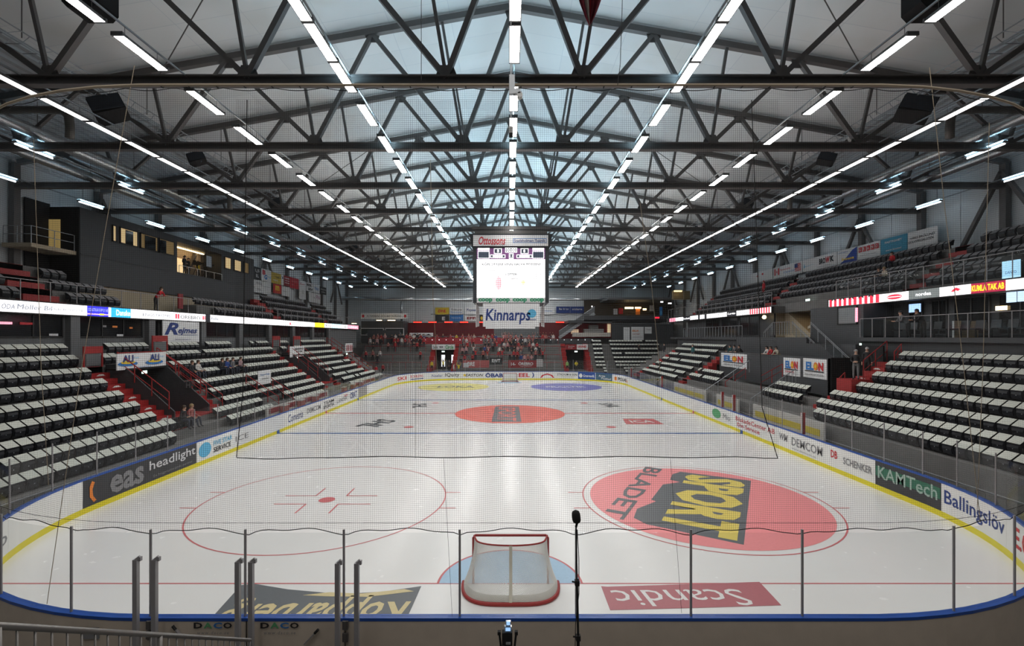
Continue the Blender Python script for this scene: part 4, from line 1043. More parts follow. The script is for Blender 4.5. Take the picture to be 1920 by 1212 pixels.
exit_sign('small lit exit sign in the first tunnel, left stand', S(270,698,-21.2)); exit_sign('small lit exit sign in the second tunnel, left stand', S(556,672,-21.0))
exit_sign('small lit exit sign under the arched sign at the far end of the left stand', S(650,664,-20.5))
# front barrier of the stands
for s, nm in ((-1,'left'),(1,'right')):
    x = 16.25 if s < 0 else 16.6
    t = thing('stand_barrier', f'grey slatted barrier in front of the lowest {nm} rows', 'barrier', (s*x,12,0), 0, 'barriers before the stands')
    mb = MB()
    for i in range(150): mb.box((s*x-.012,9+.34*i,0),(s*x+.012,9.22+.34*i,.78))
    mk('slats', mb, mat('dull_slat',(.14,.135,.125),.7), t); mk('rail', MB().tube([(s*x,9,.84),(s*x,60,.84)], .03, 6), steel2, t)
# ------------------------------------------------------------------ left lodges, LED ribbon, balcony
WN = [0]
def window(s, x, ya, yb, z0, z1, frame=black, pane=glassd, mull=2, side=None):
    WN[0] += 1
    a = s*x; f = MB(); d = -s*.06
    for (y0,y1,w0,w1) in [(ya,yb,z0,z0+.07),(ya,yb,z1-.07,z1),(ya,ya+.07,z0,z1),(yb-.07,yb,z0,z1)]+[(ya+(yb-ya)*i/mull-.03,ya+(yb-ya)*i/mull+.03,z0,z1) for i in range(1,mull)]:
        f.box((min(a,a+d),y0,w0),(max(a,a+d),y1,w1))
    o = tag(mk(f'window_{WN[0]}', f, frame), kind='structure')
    mk('pane', MB().box((min(a,a+d*.3),ya+.05,z0+.05),(max(a,a+d*.3),yb-.05,z1-.05)), pane, o)
    return o
struct('wall_lodge_left', MB().box((-25.0,9,4.5),(-24.6,74,7.5)), grey2)
for i, y in enumerate((25.85,31.4,36.7,41.8,46.9,52.0,57.1,62.2)):
    p = thing('pillar', f'grey square pillar between the lodge windows, left side, {nth(i+1)} from the near end', 'pillar', (-24.5,y,5.2), 0, 'lodge pillars')
    mk('shaft', MB().box((-24.65,y-.28,5.19),(-24.28,y+.28,7.45)), grey2, p)
for ya, yb in ((16,20.4),(20.6,25.4),(26.3,30.9),(37.3,41.4),(42.3,46.5),(47.4,51.6),(52.5,56.7),(57.6,61.8)): window(-1, 24.58, ya, yb, 6.2, 7.42, black, glassd, 3)
window(-1, 24.57, 31.75, 32.25, 5.25, 7.4, black, glassd, 1)
for i, (px, py, m, w) in enumerate(((10,606,ledp,.6),(50,607,inkred,.7),(100,628,inkpale,.5),(195,612,inkgrey,.3),(215,613,orange,.35),(225,629,inkpale,.5),(245,615,orange,.25))):
    p = S(px, py, -24.55); o = tag(mk('lodge_glint', MB().box((-24.54,p.y-w/2,p.z-.06),(-24.53,p.y+w/2,p.z+.06)), m), f'dim {"pink lit panel" if i==0 else "red lettered panel" if i==1 else "pale shelf" if i in (2,5) else "grey figure shape" if i==3 else "orange light patch"} seen in a dark lodge window at the near left, {nth(i+1)} along', 'window display')
sign('wall_sign', 'white board with dark blue script below the LED ribbon, left side', 'sign', (-24.25,32.3), (-24.25,36.1), 5.83, 7.39, whiteb,
  [('R', .22,.64,.36,.56, navy,.03,.35),('ejmes', .66,.52,.54,.36, navy,.025,.35),(BOX,.66,.36,.55,.02,navy),('www.rejmes.se', .52,.14,.42,.07, navy)])
def ribbon(label, s, X, z0, z1, segs, ext):
    t = thing('led_ribbon', label, 'LED display', (s*X,segs[0][0] if False else ext[0],z0))
    mk('housing', MB().box((min(s*X,s*(X+.25)),ext[0],z0-.05),(max(s*X,s*(X+.25)),ext[1],z1+.05)), black, t)
    for pa, pb, m, tx in segs:
        pa, pb = min(pa, pb), max(pa, pb); Ya, Yb = YS(pa, X), YS(pb, X)
        a, b = ((s*(X-.01),Ya),(s*(X-.01),Yb))
        sign('x', '', '', a, b, z0, z1, m, tx, .01, t, 'display', None, .012)
    return t
TX = lambda s, u, w, h, m, *a: (s, u, .5, w, h, m)+a
ribbon('long lit LED advertising ribbon along the left balcony front', -1, 24.2, 7.45, 8.02, [
 (-60,163,ledw,[TX('Möller Bil',.50,.30,.42,lp,0,.1),TX('ÖDA',.28,.10,.5,lp,0,.2),TX('Möller Bil Örebro AB',.80,.30,.25,lp)]),(163,203,ledb,[('CONSTRUX SUPPLY AB',.5,.64,.92,.3,glow('led_pale_blue',(.35,.4,1),1.6)),(BOX,.5,.2,1,.09,glow('led_salmon',(1,.5,.5),1.6)),(BOX,.66,.2,.22,.16,ledy)]),
 (203,208,ledw,[]),(208,245,ledc,[TX('Danske',.60,.72,.62,ledw,.02)]),(245,385,ledw,[TX('ENGSTRÖMS',.30,.34,.42,lp),TX('ÖREBRO',.76,.30,.55,ledk),(BOX,.55,.5,.02,.6,ledr),(BOX,.58,.5,.02,.6,ledr),(BOX,.955,.5,.02,.5,ledr),(BOX,.98,.5,.015,.5,ledr)]),
 (385,394,ledk,[]),(394,590,ledw,[([(0,0),(.5,1),(1,0)],.68,.5,.02,.5,ledr),TX('ATEA',.80,.14,.4,glow('led_pale_cyan',(.5,.75,1),1.8)),TX('hk',.03,.05,.4,lp)]),(590,608,ledy,[]),(608,621,ledw,[TX('Nordea',.5,.8,.4,ledk)]),(621,640,glow('led_pale_cyan2',(.55,.85,1),1.8),[TX('Nordic',.5,.9,.4,ledw)]),(640,652,ledw,[TX('O',.6,.3,.6,ledk)]),(652,672,ledp,[TX('LEKIA',.5,.8,.5,ledw)])], (14,75))
struct('wall_balcony_left_back', MB().box((-29.4,31.2,8.05),(-29.2,52.4,9.9)), beige)
railing('glass railing along the left balcony above the LED ribbon', [(-24.35,y,8.05) for y in (14,20,26,32,38,44,50,56,62,68,74)], 1.08, alu, 1.6, 1, None, 'balcony_railing')
# press box hanging off the left wall
struct('wall_press_box', MB().box((-31.1,31.2,9.86),(-29.0,40.3,15.0)).box((-31.1,46.5,9.86),(-29.0,52.4,15.0)).box((-31.1,40.3,9.86),(-29.0,46.5,11.9)).box((-31.1,40.3,14.55),(-29.0,46.5,15.0)).box((-28.99,31.2,11.82),(-28.94,52.4,11.9)), grey)
struct('wall_press_box_inside', MB().box((-31.15,40.35,11.9),(-31.0,46.45,14.5)), mat('lit_tan_wall',(.50,.38,.26),.7))
PW = []
for a,b,i in ((210,218,0),(224,258,1),(262.5,295.5,2),(297.5,326.5,3),(421,433,4),(438.6,452,5),(456,466,6)):
    PW.append(window(-1, 28.96, YS(a,28.96), YS(b,28.96), 13.2, 14.42, black, warm if i in (0,1,4,5) else mat('dim_lit_room',(.30,.20,.08),.6,0,0,1,.25), 1))
for i,(a,b) in enumerate(((236,250),(272,292),(299,312))):
    ya, yb = YS(a,28.9), YS(b,28.9); mk('window_sash', MB().box((-28.93,ya,13.25),(-28.90,yb,14.3)), glassd, PW[i+1])
for i,(px,py) in enumerate(((370,478),)):
    pass
lp_ = thing('doorway_glow', 'bright lit doorway inside the open press box', 'lit doorway', (-30.95,43,12)); mk('glow', MB().box((-30.98,42.6,12.0),(-30.9,43.9,13.6)), glow('lit_doorway_warm',(1,.72,.38),.95), lp_)  # flat glowing panel stands for the lit doorway
tag(mk('added_press_box_lamp', MB().box((-30.6,41,14.42),(-30.4,46,14.5)), warm2), 'added warm strip lamp brightening the inside of the open press box', 'lamp')  # lamp added to brighten the tan back wall
railing('white guard rail across the open front of the press box', [(-28.9,40.4,11.9),(-28.9,46.4,11.9)], .62, white, 1.1, 1, None, 'guard_rail')
t = thing('open_casement', 'pale glass casement frame standing open in the press box', 'window casement', S(391,478,-28.8))
a, b = S(386,478,-28.8), S(397,503,-28.8); mk('frame', MB().box((-28.82,a.y,b.z),(-28.78,b.y+.0,b.z+.06)).box((-28.82,a.y,b.z),(-28.78,a.y+.06,a.z)).box((-28.82,b.y-.06,b.z),(-28.78,b.y,a.z)).box((-28.82,a.y,a.z-.06),(-28.78,b.y,a.z)), black, t)
mk('pane', MB().box((-28.81,a.y+.05,b.z+.05),(-28.79,b.y-.05,a.z-.05)), mat('sky_reflecting_pane',(.35,.40,.46),.2), t)
def tvcam(label, c, yaw):
    t = thing('video_camera', label, 'video camera', (0,0,0)); 
    for k in range(3):
        a = k*2*PI/3; mk('leg', MB().tube([(0,0,1.15),(.42*math.cos(a),.42*math.sin(a),0)], .03, 6), black, t)
    mk('body', MB().box((-.12,-.3,1.22),(.12,.32,1.52)).box((-.05,-.1,1.12),(.05,.1,1.22)), black, t)
    mk('lens', MB().tube([(0,-.3,1.38),(0,-.62,1.38)], [.085,.10], 12), black, t); mk('viewfinder', MB().box((-.2,.05,1.5),(-.08,.3,1.62)), blackm, t)
    t.location = c; t.rotation_euler = (0,0,yaw); return t
tvcam('black tripod video camera behind the press box guard rail, nearer one', (-29.9,44.2,11.9), PI/2+.3)
tvcam('black tripod video camera beside the open casement of the press box', (-29.7,45.3,11.9), PI/2+.2)
# landing with a lit door at the near end of the press box
t = thing('door_landing', 'small railed landing under the lit door by the press box', 'landing', (-29,29.5,10.2))
mk('platform', MB().box((-31.0,28.2,11.75),(-29.2,31.15,12.0)), beige, t)
for x,y in ((-29.25,28.25),(-30.1,28.25),(-30.95,28.25),(-29.25,29.7),(-29.25,31.05)): mk('post', MB().tube([(x,y,12.0),(x,y,13.05)], .025, 6), steel2, t)
for z in (12.55,13.05): mk('rail', MB().tube([(-30.95,28.25,z),(-29.25,28.25,z),(-29.25,31.05,z)], .02, 6), steel2, t)
struct('wall_landing', MB().box((-31.12,29.6,8.0),(-31.02,31.2,15.2)).box((-31.0,31.14,8.0),(-29.02,31.19,15.0)), blackm)
struct('door_1', MB().box((-31.0,31.08,12.0),(-30.26,31.13,14.15)), glow('lit_doorway',(.85,.60,.22),.22))
# banners on the left wall
BW = lambda label, pa, pb, z0, z1, m, tx, X=30.6, s=-1: sign('wall_banner', label, 'banner', *(((s*X,YS(pa,X)),(s*X,YS(pb,X)))), z0, z1, m, tx, .04, None, 'cloth', 'banners on the left wall' if s < 0 else 'banners on the right wall')
mdark = mat('black_banner',(.02,.022,.025),.6); myel = mat('yellow_banner',(.55,.40,.06),.6); mred = mat('red_banner',(.50,.025,.04),.6)
BW('black banner with pale lettering, first of the top row on the left wall', 475.5,489, 13.2,14.7, mdark, [('LJS',.5,.68,.6,.3,inkpale,.02),('EL',.5,.3,.4,.25,inkpale,.02)])
BW('white banner with red and blue block letters on the left wall', 490,508.5, 13.2,14.7, whiteb, [('B',.25,.72,.3,.4,inkred,.05),('G',.42,.35,.3,.4,inkblue,.05),('Bygg',.78,.4,.35,.15,inkcyan)])
BW('yellow banner on the left wall', 509,527, 13.2,14.6, myel, [('Tradgard',.62,.62,.6,.18,ink,.02),('MARK',.4,.3,.5,.15,whiteb)])
BW('small white banner beside the yellow one on the left wall', 527.5,532, 13.2,14.6, whiteb, [('I',.5,.7,.4,.2,navy)])
BW('dark red banner with white stripes on the left wall', 532.5,543.5, 13.2,14.6, redd, [(BOX,.5,.75,.8,.07,whiteb),(BOX,.5,.52,.8,.05,whiteb),(BOX,.5,.3,.8,.05,whiteb)])
BW('bright red banner on the left wall', 544,560, 13.1,14.6, mred, [('RADIO',.5,.65,.7,.16,mat('rose_print',(.62,.2,.22),.6)),('ab',.3,.35,.3,.12,MATS['rose_print'])])
BW('white banner with a red swash on the left wall', 561,573.5, 11.8,14.5, whiteb, [('Burk',.45,.82,.7,.1,inkred,0,.2),('ll',.5,.4,.15,.2,inkgrey)])
BW('white banner with bold black lettering on the left wall', 574.5,587, 13.2,14.5, whiteb, [('ROCK',.4,.72,.7,.3,ink,.06),('LELA',.6,.28,.7,.28,ink,.05)])
BW('white banner with blue lettering on the left wall', 587.5,599.5, 13.2,14.5, whiteb, [('TELE',.5,.5,.7,.3,inkblue,.03)])
BW('black banner at the far end of the top row on the left wall', 600,612, 13.2,14.4, mdark, [('MASSAN',.5,.65,.8,.16,inkpale),('ORE',.5,.3,.6,.14,inkpale)])
BW('large white banner low on the left wall, next to the press box', 475.5,508, 11.6,13.15, whiteb, [('FEEE',.3,.75,.35,.18,inkgrey),('Zavagardens',.66,.6,.5,.12,inkgrey,0,.2),('lia',.3,.3,.2,.15,inkgrey)])
BW('red square banner with a yellow arched letter low on the left wall', 512.5,527.5, 11.95,13.15, mat('fast_food_red',(.55,.03,.03),.6), [('m',.5,.58,.5,.55,inkyel,.05),('restaurang',.5,.15,.6,.1,inkyel)])
BW('white banner with small lettering low on the left wall', 528.5,544, 11.8,13.1, whiteb, [('Vaskeriet',.3,.5,.5,.12,inkgrey)])
BW('white banner with a plum ribbon mark low at the far end of the left wall', 579,601, 11.6,13.1, whiteb, [('FN',.75,.6,.3,.4,mat('plum_print',(.35,.08,.25),.6)),('-)',.4,.5,.15,.2,ink)])
# ------------------------------------------------------------------ right side
struct('wall_terrace_right', MB().box((23.2,9,3),(23.5,30.6,6.1)).box((23.2,45.4,3),(23.5,64,6.1)), grey)
struct('floor_lodge_right', MB().box((22.9,12,5.95),(25.4,30.6,6.2)).box((22.9,45.4,5.95),(26,66,6.2)).box((22.3,36,5.95),(28,45.4,6.2)), grey)
struct('wall_lodge_right', MB().box((25.4,9,6.2),(25.7,31,8.5)).box((25.4,44.5,6.2),(25.7,66,8.5)), grey)
for i, (ya, yb) in enumerate(((15.5,18.4),(18.7,21.6),(21.9,24.0),(24.4,26.4),(26.8,27.8),(28.4,29.4),(47,51),(51.4,55.4),(55.8,59.8))): window(1, 25.38, ya, yb, 6.35, 8.45, grey, glassd, 2)
railing('steel and glass railing before the near lodges, right side', [(22.95,14,6.2),(22.95,30.3,6.2),(24.6,30.4,6.2)], 1.22, alu, 1.0, 1, glass2, 'lodge_railing')
railing('grey bar railing before the far lodges, right side', [(22.9,45.6,6.2),(22.9,61,6.2)], 1.15, steel2, .75, 1, None, 'lodge_railing')
tv = thing('television', 'small lit television in the near right lodge', 'television', S(1716,578,25.2)); a, b = S(1705,571,25.25), S(1727,585,25.25)
mk('frame', MB().box((25.24,b.y-.04,b.z-.04),(25.32,a.y+.04,a.z+.04)), black, tv); mk('screen', MB().box((25.22,b.y,b.z),(25.24,a.y,a.z)), glow('television_picture',(.35,.55,.95),1.6), tv)
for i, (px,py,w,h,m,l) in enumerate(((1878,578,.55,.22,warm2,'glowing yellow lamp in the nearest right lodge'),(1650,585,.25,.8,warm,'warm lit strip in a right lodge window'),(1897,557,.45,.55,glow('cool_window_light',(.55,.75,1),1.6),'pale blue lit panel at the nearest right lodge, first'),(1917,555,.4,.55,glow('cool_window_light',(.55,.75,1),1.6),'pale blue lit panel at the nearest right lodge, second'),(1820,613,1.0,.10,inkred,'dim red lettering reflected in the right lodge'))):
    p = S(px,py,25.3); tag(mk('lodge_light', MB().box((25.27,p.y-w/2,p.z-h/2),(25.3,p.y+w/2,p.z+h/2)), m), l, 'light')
for i in range(11):
    y = 20.6+.78*i
    t = thing('lodge_chair', f'black chair behind the right lodge railing, {nth(i+1)} from the near end', 'chair', (23.9,y,6.2), 0, 'lodge chairs')
    mk('seat', MB().box((23.65,y-.24,6.6),(24.1,y+.24,6.68)), blackm, t); mk('backrest', MB().prism([(24.08,y-.24,6.6),(24.16,y-.24,7.1),(24.2,y-.24,7.1),(24.14,y-.24,6.6)],(0,.48,0)), seatm, t); mk('leg', MB().tube([(23.9,y,6.2),(23.9,y,6.6)],.04,6), black, t)
t = thing('partition_board', 'pale grey partition standing behind the right lodge railing', 'partition', (24.3,24.9,6.2)); mk('panel', MB().box((23.9,24.87,6.2),(25.2,24.92,7.1)), beige, t); mk('edge', MB().box((23.86,24.85,6.2),(23.9,24.94,7.1)), white, t)
ribbon('lit LED ribbon along the right balcony front, nearer length', 1, 24.2, 8.5, 9.02, [
 (1960,1886,ledw,[]),(1886,1821,ledm,[TX('KUMLA TAK AB',.5,.94,.62,ledy,.03)]),(1821,1762,ledw,[([(0,.2),(.3,.8),(.5,1),(.8,.7),(1,.4),(.8,.5),(.7,.2),(.5,.4),(.3,.2)],.55,.55,.35,.5,ledr)]),(1762,1704,ledg,[TX('nordea',.5,.5,.4,ledw,.02)]),(1704,1653,ledw,[(OVAL,.5,.5,.55,.6,ledr),(BOX,.5,.5,.5,.1,ledw)]),
 (1653,1554,ledw,[(BOX,.05+.1*i,.5,.055,1.0,ledr) for i in range(10)]+[([(0,0),(.5,1),(1,0),(1,1),(0,1)],.13+.18*i,.85,.09,.3,ledk) for i in range(5)])], (14,35.2))
ribbon('lit LED ribbon along the right balcony front, farther length', 1, 24.2, 8.5, 9.02, [
 (1446,1405,ledw,[(BOX,.06+.11*i,.5,.055,1.0,ledr) for i in range(9)]),(1405,1381,ledw,[]),(1381,1363,ledk,[TX('Lagio',.5,.8,.6,ledw,.03,.2)]),(1363,1325,ledw,[(BOX,.65,.7,.35,.06,lp)]),(1325,1321,ledk,[]),(1321,1312,ledw,[]),(1312,1309,ledk,[]),(1309,1294,ledw,[]),(1294,1281,ledk,[TX('Swedbank',.5,.95,.5,ledw,.03)]),(1281,1267,ledw,[]),(1267,1255,ledp,[TX('LEKIA',.5,.8,.5,ledr)])], (42.8,71))
railing('steel post railing along the near right balcony above the LED ribbon', [(24.35,y,9.08) for y in (14,20,26,34.5)], 1.3, alu, 1.25, 1, glass2, 'balcony_railing')
railing('steel post railing along the far right balcony above the LED ribbon', [(24.35,y,9.08) for y in (43,50,57,64,71)], 1.3, alu, 1.25, 1, None, 'balcony_railing')
t = thing('monitor', 'pale blue lit monitor hanging at the right balcony edge', 'monitor', S(1900,500,24.6)); a, b = S(1879,482,24.6), S(1916,520,24.6)
mk('case', MB().box((24.58,b.y,b.z),(24.75,a.y,a.z)), black, t); mk('screen', MB().box((24.56,b.y+.03,b.z+.03),(24.58,a.y-.03,a.z-.25)), glow('monitor_picture',(.45,.75,.95),1.2), t); text('DANFO', t, flat((24.55,(a.y+b.y)/2,b.z+.3), (0,-1,0),(0,0,1),.5,.14), inkblue)
p = S(1433,595,24.9); tag(mk('globe_lamp', MB().sphere(p, .2, 10), warm2), 'round warm globe lamp below the end of the far right LED ribbon', 'lamp')
p = S(1606,590,23.3); tag(mk('window_glow', MB().box((23.30,p.y-.08,7.25),(23.33,p.y+.12,8.2)), ledp), 'pink lit slit at the near side of the tilted window, right side', 'light')
tag(mk('added_stairwell_lamp', MB().box((27.0,39.2,8.4),(27.2,41.2,8.48)), warm2), 'added warm strip lamp brightening the stair well of the right side', 'lamp')  # lamp added to brighten the beige stair walls
# blind wall with a tilted window, then the stair well of the right side
struct('wall_stairwell_near', MB().box((23.4,30.6,3),(28,36.0,8.43)), grey)
window(1, 23.38, YS(1608,23.38), YS(1571,23.38), 7.1, 8.35, black, mat('dim_blue_glass',(.26,.28,.29),.1), 1)
struct('wall_stairwell_back', MB().box((28,36,6.2),(28.2,44.6,11)).box((25.6,44.4,6.2),(28,44.6,8.5)), beige)
t = thing('balcony_stair', 'beige flight of stairs rising to the right balcony behind the railings', 'stairs', (26.5,42,6.2))
mb = MB()
for i in range(12): mb.box((26.4,44.3-.32*i,6.2),(27.9,44.62-.32*i,6.2+.25*(12-i)))
mk('treads', mb, beige, t); mk('stringer', MB().prism([(26.3,44.6,9.1),(26.3,44.6,8.7),(26.3,40.6,6.1),(26.3,40.3,6.4)],(.1,0,0)), beige, t)
t = thing('balcony_stair', 'beige stair soffit sloping under the near right balcony', 'stairs', (26.5,36,6.2)); mk('stringer', MB().prism([(24.8,35.0,8.9),(24.8,36.0,8.0),(24.8,38.5,7.1),(24.8,38.5,6.9),(24.8,35.0,7.6)],(.5,0,0)), beige, t)
d_ = struct('door_2', MB().box((27.95,38.0,6.2),(28.0,39.2,8.6)), mat('dark_door',(.03,.028,.026),.5)); exit_sign('small lit exit sign in the stair well of the right side', S(1515,563,26.0), (0,-1,0), .5, .18)
railing('grey barred railing of the landing above the commentary box', [S(1448,629,22.2),S(1481,629,22.2)], 1.08, steel2, .35, 1, glass2, 'landing_railing')
def diag(label, p, q, X, h=.95):
    A = S(*p, X); B = S(*q, X); t = thing('stair_railing', label, 'handrail', A, 0, 'grey stair rails of the right side'); up = Vector((0,0,h))
    mk('rail', MB().tube([A,B], .03, 6), steel2, t); mk('rail', MB().tube([A-up*.12,B-up*.12], .02, 6), steel2, t)
    for i in range(6): r = A.lerp(B, i/5); mk('post', MB().tube([r, r-up], .022, 6), steel2, t)
    mk('infill', MB().prism([A-up*.2,B-up*.2,B-up,A-up],(.012,0,0)), glass2, t)
diag('grey stair rail falling from the landing to the far side', (1449,605), (1432,623), 22.4)
diag('grey stair rail falling from the landing to the near side', (1485,603), (1528,644), 22.3)
diag('long grey stair rail falling past the blind wall', (1520,604), (1596,675), 22.0)
struct('wall_landing_right', MB().box((22.2,34.6,3.0),(22.4,45.3,6.2)).box((22.2,29.7,3.0),(22.4,34.6,5.75)), grey)
struct('wall_commentary_box', MB().box((20.55,29.7,2.4),(20.75,45.3,4.85)).box((20.55,29.7,2.4),(22.3,29.9,4.85)), grey)
struct('floor_commentary_box', MB().box((20.75,29.9,3.7),(22.2,45.2,3.8)), grey)
EL = lambda nm_, label, pa, pb, z0, z1, u2: sign('stand_sign', label, 'sign', (20.5,YS(pa,20.5)), (20.5,YS(pb,20.5)), z0, z1, whiteb,
  [('EL', .30,.62,.34,.42, inkblue,.05),('O', .56,.62,.20,.44, orange,.06),('N', .78,.62,.20,.42, inkred,.05),(OVAL,.56,.62,.10,.2,inkyel),(BOX,.5,.36,.8,.05,ink)]+u2, .05, None, 'board', 'white signs with blue and red letters')
EL('e', 'white sign with blue and red letters beside the red steps, farthest of three', 1352,1400, 3.42,4.72, [('HEMELEKTRONIK', .5,.18,.7,.1, ink)])
EL('e', 'narrow white sign with blue and red letters and red script under the landing', 1469,1500, 3.40,4.70, [('VITVAROR', .4,.22,.55,.1, inkred,.02),('Service', .75,.15,.4,.08, inkgrey)])
EL('e', 'large white sign with blue and red letters, nearest of three', 1506,1550, 3.45,4.76, [('HEMELEKTRONIK VITVAROR', .5,.17,.8,.08, ink)])
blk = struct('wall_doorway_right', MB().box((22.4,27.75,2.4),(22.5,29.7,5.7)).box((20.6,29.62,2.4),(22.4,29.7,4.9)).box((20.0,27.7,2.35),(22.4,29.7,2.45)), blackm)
exit_sign('small lit exit sign by the doorway of the right stand', S(1614,647,22.6), (0,-1,0), .12, .2)
def rslope(label, p0, p1, X0, X1, h=.95):
    A, B = S(*p0, X0), S(*p1, X1); t = thing('handrail', label, 'handrail', A, 0, 'red handrails'); up = Vector((0,0,h))
    mk('rail', MB().tube([A-up,A,B,B-up], .03, 6), red, t); mk('rail', MB().tube([A-up*.5,B-up*.5], .022, 6), red, t); mk('post', MB().tube([A.lerp(B,.5),A.lerp(B,.5)-up], .025, 6), red, t)
rslope('red handrail beside the dark doorway, right stand', (1619,676), (1663,640), 20.4, 22.9, 1.2)
rslope('short red handrail at the top of the near rows, right stand', (1677,660), (1690,645), 22.6, 23.0, .6)
rslope('red handrail below the nearest white sign, right stand', (1427,705), (1467,683), 18.2, 20.2); rslope('red handrail left of the nearest white sign, right stand', (1398,690), (1360,716), 20.2, 18.4)
rslope('low red handrail at the foot of the doorway, right stand', (1571,712), (1584,699), 19.6, 20.5, .6)
t = thing('long_handrail', 'pale steel handrail sloping down between the two parts of the right stand', 'handrail', S(1405,680,19.6)); A, B = S(1405,676,20.0), S(1318,735,16.6)
mk('rail', MB().tube([A-Vector((0,0,1)),A,B], .035, 6), steel2, t)
for i in range(4): r = A.lerp(B, i/3); mk('post', MB().tube([r, r-Vector((0,0,.95))], .025, 6), steel2, t)
t = thing('long_handrail', 'pale barred handrail sloping past the narrow white sign, right stand', 'handrail', S(1500,700,19.6)); A, B = S(1492,692,19.9), S(1408,748,16.6)
mk('rail', MB().tube([A-Vector((0,0,1)),A,B], .03, 6), steel2, t)
for i in range(14): r = A.lerp(B, i/13); mk('post', MB().tube([r, r-Vector((0,0,.9))], .014, 5), steel2, t)
# banners leaning along the right wall
BR = lambda label, pa, pb, m, tx: BW(label, pa, pb, 12.95, 14.2, m, tx, 30.5, 1)
BR('white banner with two small red marks, farthest on the right wall', 1407,1448.5, whiteb, [(OVAL,.35,.6,.1,.2,mat('rose_print',(.62,.2,.22),.6)),(OVAL,.58,.7,.08,.2,inkred)])
BR('white banner with Canadian and American flags on the right wall', 1450,1504, whiteb, [(BOX,.07,.55,.05,.6,inkred),(BOX,.21,.55,.05,.6,inkred),([(.5,0),(.5,.3),(.1,.5),(.3,.6),(.5,1),(.7,.6),(.9,.5)],.14,.55,.07,.4,inkred),('Nordamerika',.45,.65,.35,.16,inkred),('resor',.6,.35,.4,.12,inkblue)]+[(BOX,.88,.25+.11*i,.2,.055,inkred) for i in range(6)]+[(BOX,.83,.68,.1,.34,navy)])
BR('white banner with a blue line and black letters on the right wall', 1505.5,1569, whiteb, [([(0,.3),(.06,1),(.1,.35),(1,.5),(.1,.28),(.05,.0)],.22,.5,.38,.5,inkcyan),('BRO', .60,.55,.18,.45, ink,.04),('W', .76,.57,.12,.46, inkred,.04,.2),('K', .88,.57,.10,.45, ink,.04),('bygg och mark', .65,.15,.4,.08, inkgrey)])
BR('white and blue banner with yellow lettering on the right wall', 1570,1607.5, whiteb, [([(0,0),(1,0),(1,1),(.75,.85),(.2,.15)],.56,.5,.86,.98,mat('royal_blue',(.02,.06,.32),.6)),('Evenema', .55,.3,.6,.2, inkyel,.03),('Leva & uppleva', .3,.8,.5,.12, inkblue)])
BR('white banner with a row of red letter squares on the right wall', 1608.5,1650.5, whiteb, [(BOX,.12+.19*i,.68,.15,.34,inkred) for i in range(5)]+[(c,.12+.19*i,.68,.08,.22,whiteb,.02) for i,c in enumerate('GRANO')]+[('tryck och form', .5,.25,.7,.12, inkgrey)])
BR('sky blue banner with white lettering on the right wall', 1651.5,1701, mat('sky_blue_banner',(.05,.30,.46),.6), [('FASTIGHET',.5,.74,.66,.13,whiteb,.03),('Castellum',.5,.48,.62,.18,inkcyan),('www.bostad',.5,.22,.6,.11,whiteb,.02)])
BR('white banner with black capital lettering, nearest on the right wall', 1702,1758, whiteb, [('HAKS BRÖLUND', .5,.62,.84,.17, ink,.01,.2),('GOLVSPECIALISTEN', .46,.38,.86,.15, ink,.01,.2)])
# wall edge light and beams of the far right corner
# ------------------------------------------------------------------ far end: terrace, tunnels, concourse
def eterr(nm, xa, xb, i0=0, i1=8):
    mb = MB(); pr = [(xa, EY[i0]-.45, -.06)]
    for i in range(i0, i1+1): pr += [(xa,EY[i]-.45,EZ[i]),(xa,EY[i]+.45,EZ[i])]
    if i1 == 8: pr[-1] = (xa, 80.2, EZ[8])
    pr.append((xa, pr[-1][1], -.06)); mb.prism(pr, (xb-xa,0,0)); struct(nm, mb, conc)
eterr('floor_stand_end_left', -24.5, -13.2); eterr('floor_stand_end_middle', -8.6, 8.6); eterr('floor_stand_end_right', 13.2, 24.5)
struct('floor_concourse', MB().box((-31,80.2,-.06),(31,89.9,5.0)), conc)
mwine = mat('wine_red_wall', (.11,.006,.010), .7)
for nm, xa, xb in (('left',-13.2,-8.6),('right',8.6,13.2)):
    t = thing('end_tunnel', f'red framed black tunnel opening on the {nm} of the far stand', 'tunnel', ((xa+xb)/2,73,.4), 0, 'tunnels of the far stand')
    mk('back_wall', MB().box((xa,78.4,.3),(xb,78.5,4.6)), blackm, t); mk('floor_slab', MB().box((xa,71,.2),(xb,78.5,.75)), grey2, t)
    mk('landing', MB().box((xa-.4,70.9,.0),(xb+.4,71.6,.70)), red, t)
    for x, o in ((xa,.75),(xb-.75,.75)):
        mb = MB()
        for i in range(2,9): mb.box((x,EY[i]-.45,.3),(x+o,EY[i]+.45,EZ[i]+.05))
        mk('side_steps', mb, red, t)
    mk('lintel', MB().box((xa+.75,76.6,4.2),(xb-.75,78.5,4.9)), redd, t)
    if nm == 'left': mk('lit_gap', MB().box((xa+1.6,78.35,1.2),(xa+2.2,78.39,3.2)).box((xa+3.3,78.35,1.8),(xa+3.7,78.39,3.2)), glow('daylit_gap',(.9,.92,.95),1.5), t)
def esign(label, x0,y0,x1,y1, Y, m, tx, cat='sign', grp=None, name='end_sign'):
    a, b = E(x0,y1,Y), E(x1,y0,Y); return sign(name, label, cat, (a.x,Y), (b.x,Y), a.z, b.z, m, tx, .06, None, 'board', grp)
esign('white and green sign above the left tunnel of the far stand', 810,646,853,656, 76.5, whiteb, [('Swe', .15,.5,.2,.5, ink,.01),(OVAL,.36,.5,.06,.3,ink),(OVAL,.44,.5,.06,.3,ink),('Circle', .76,.5,.36,.7, inkgreen,.03)])
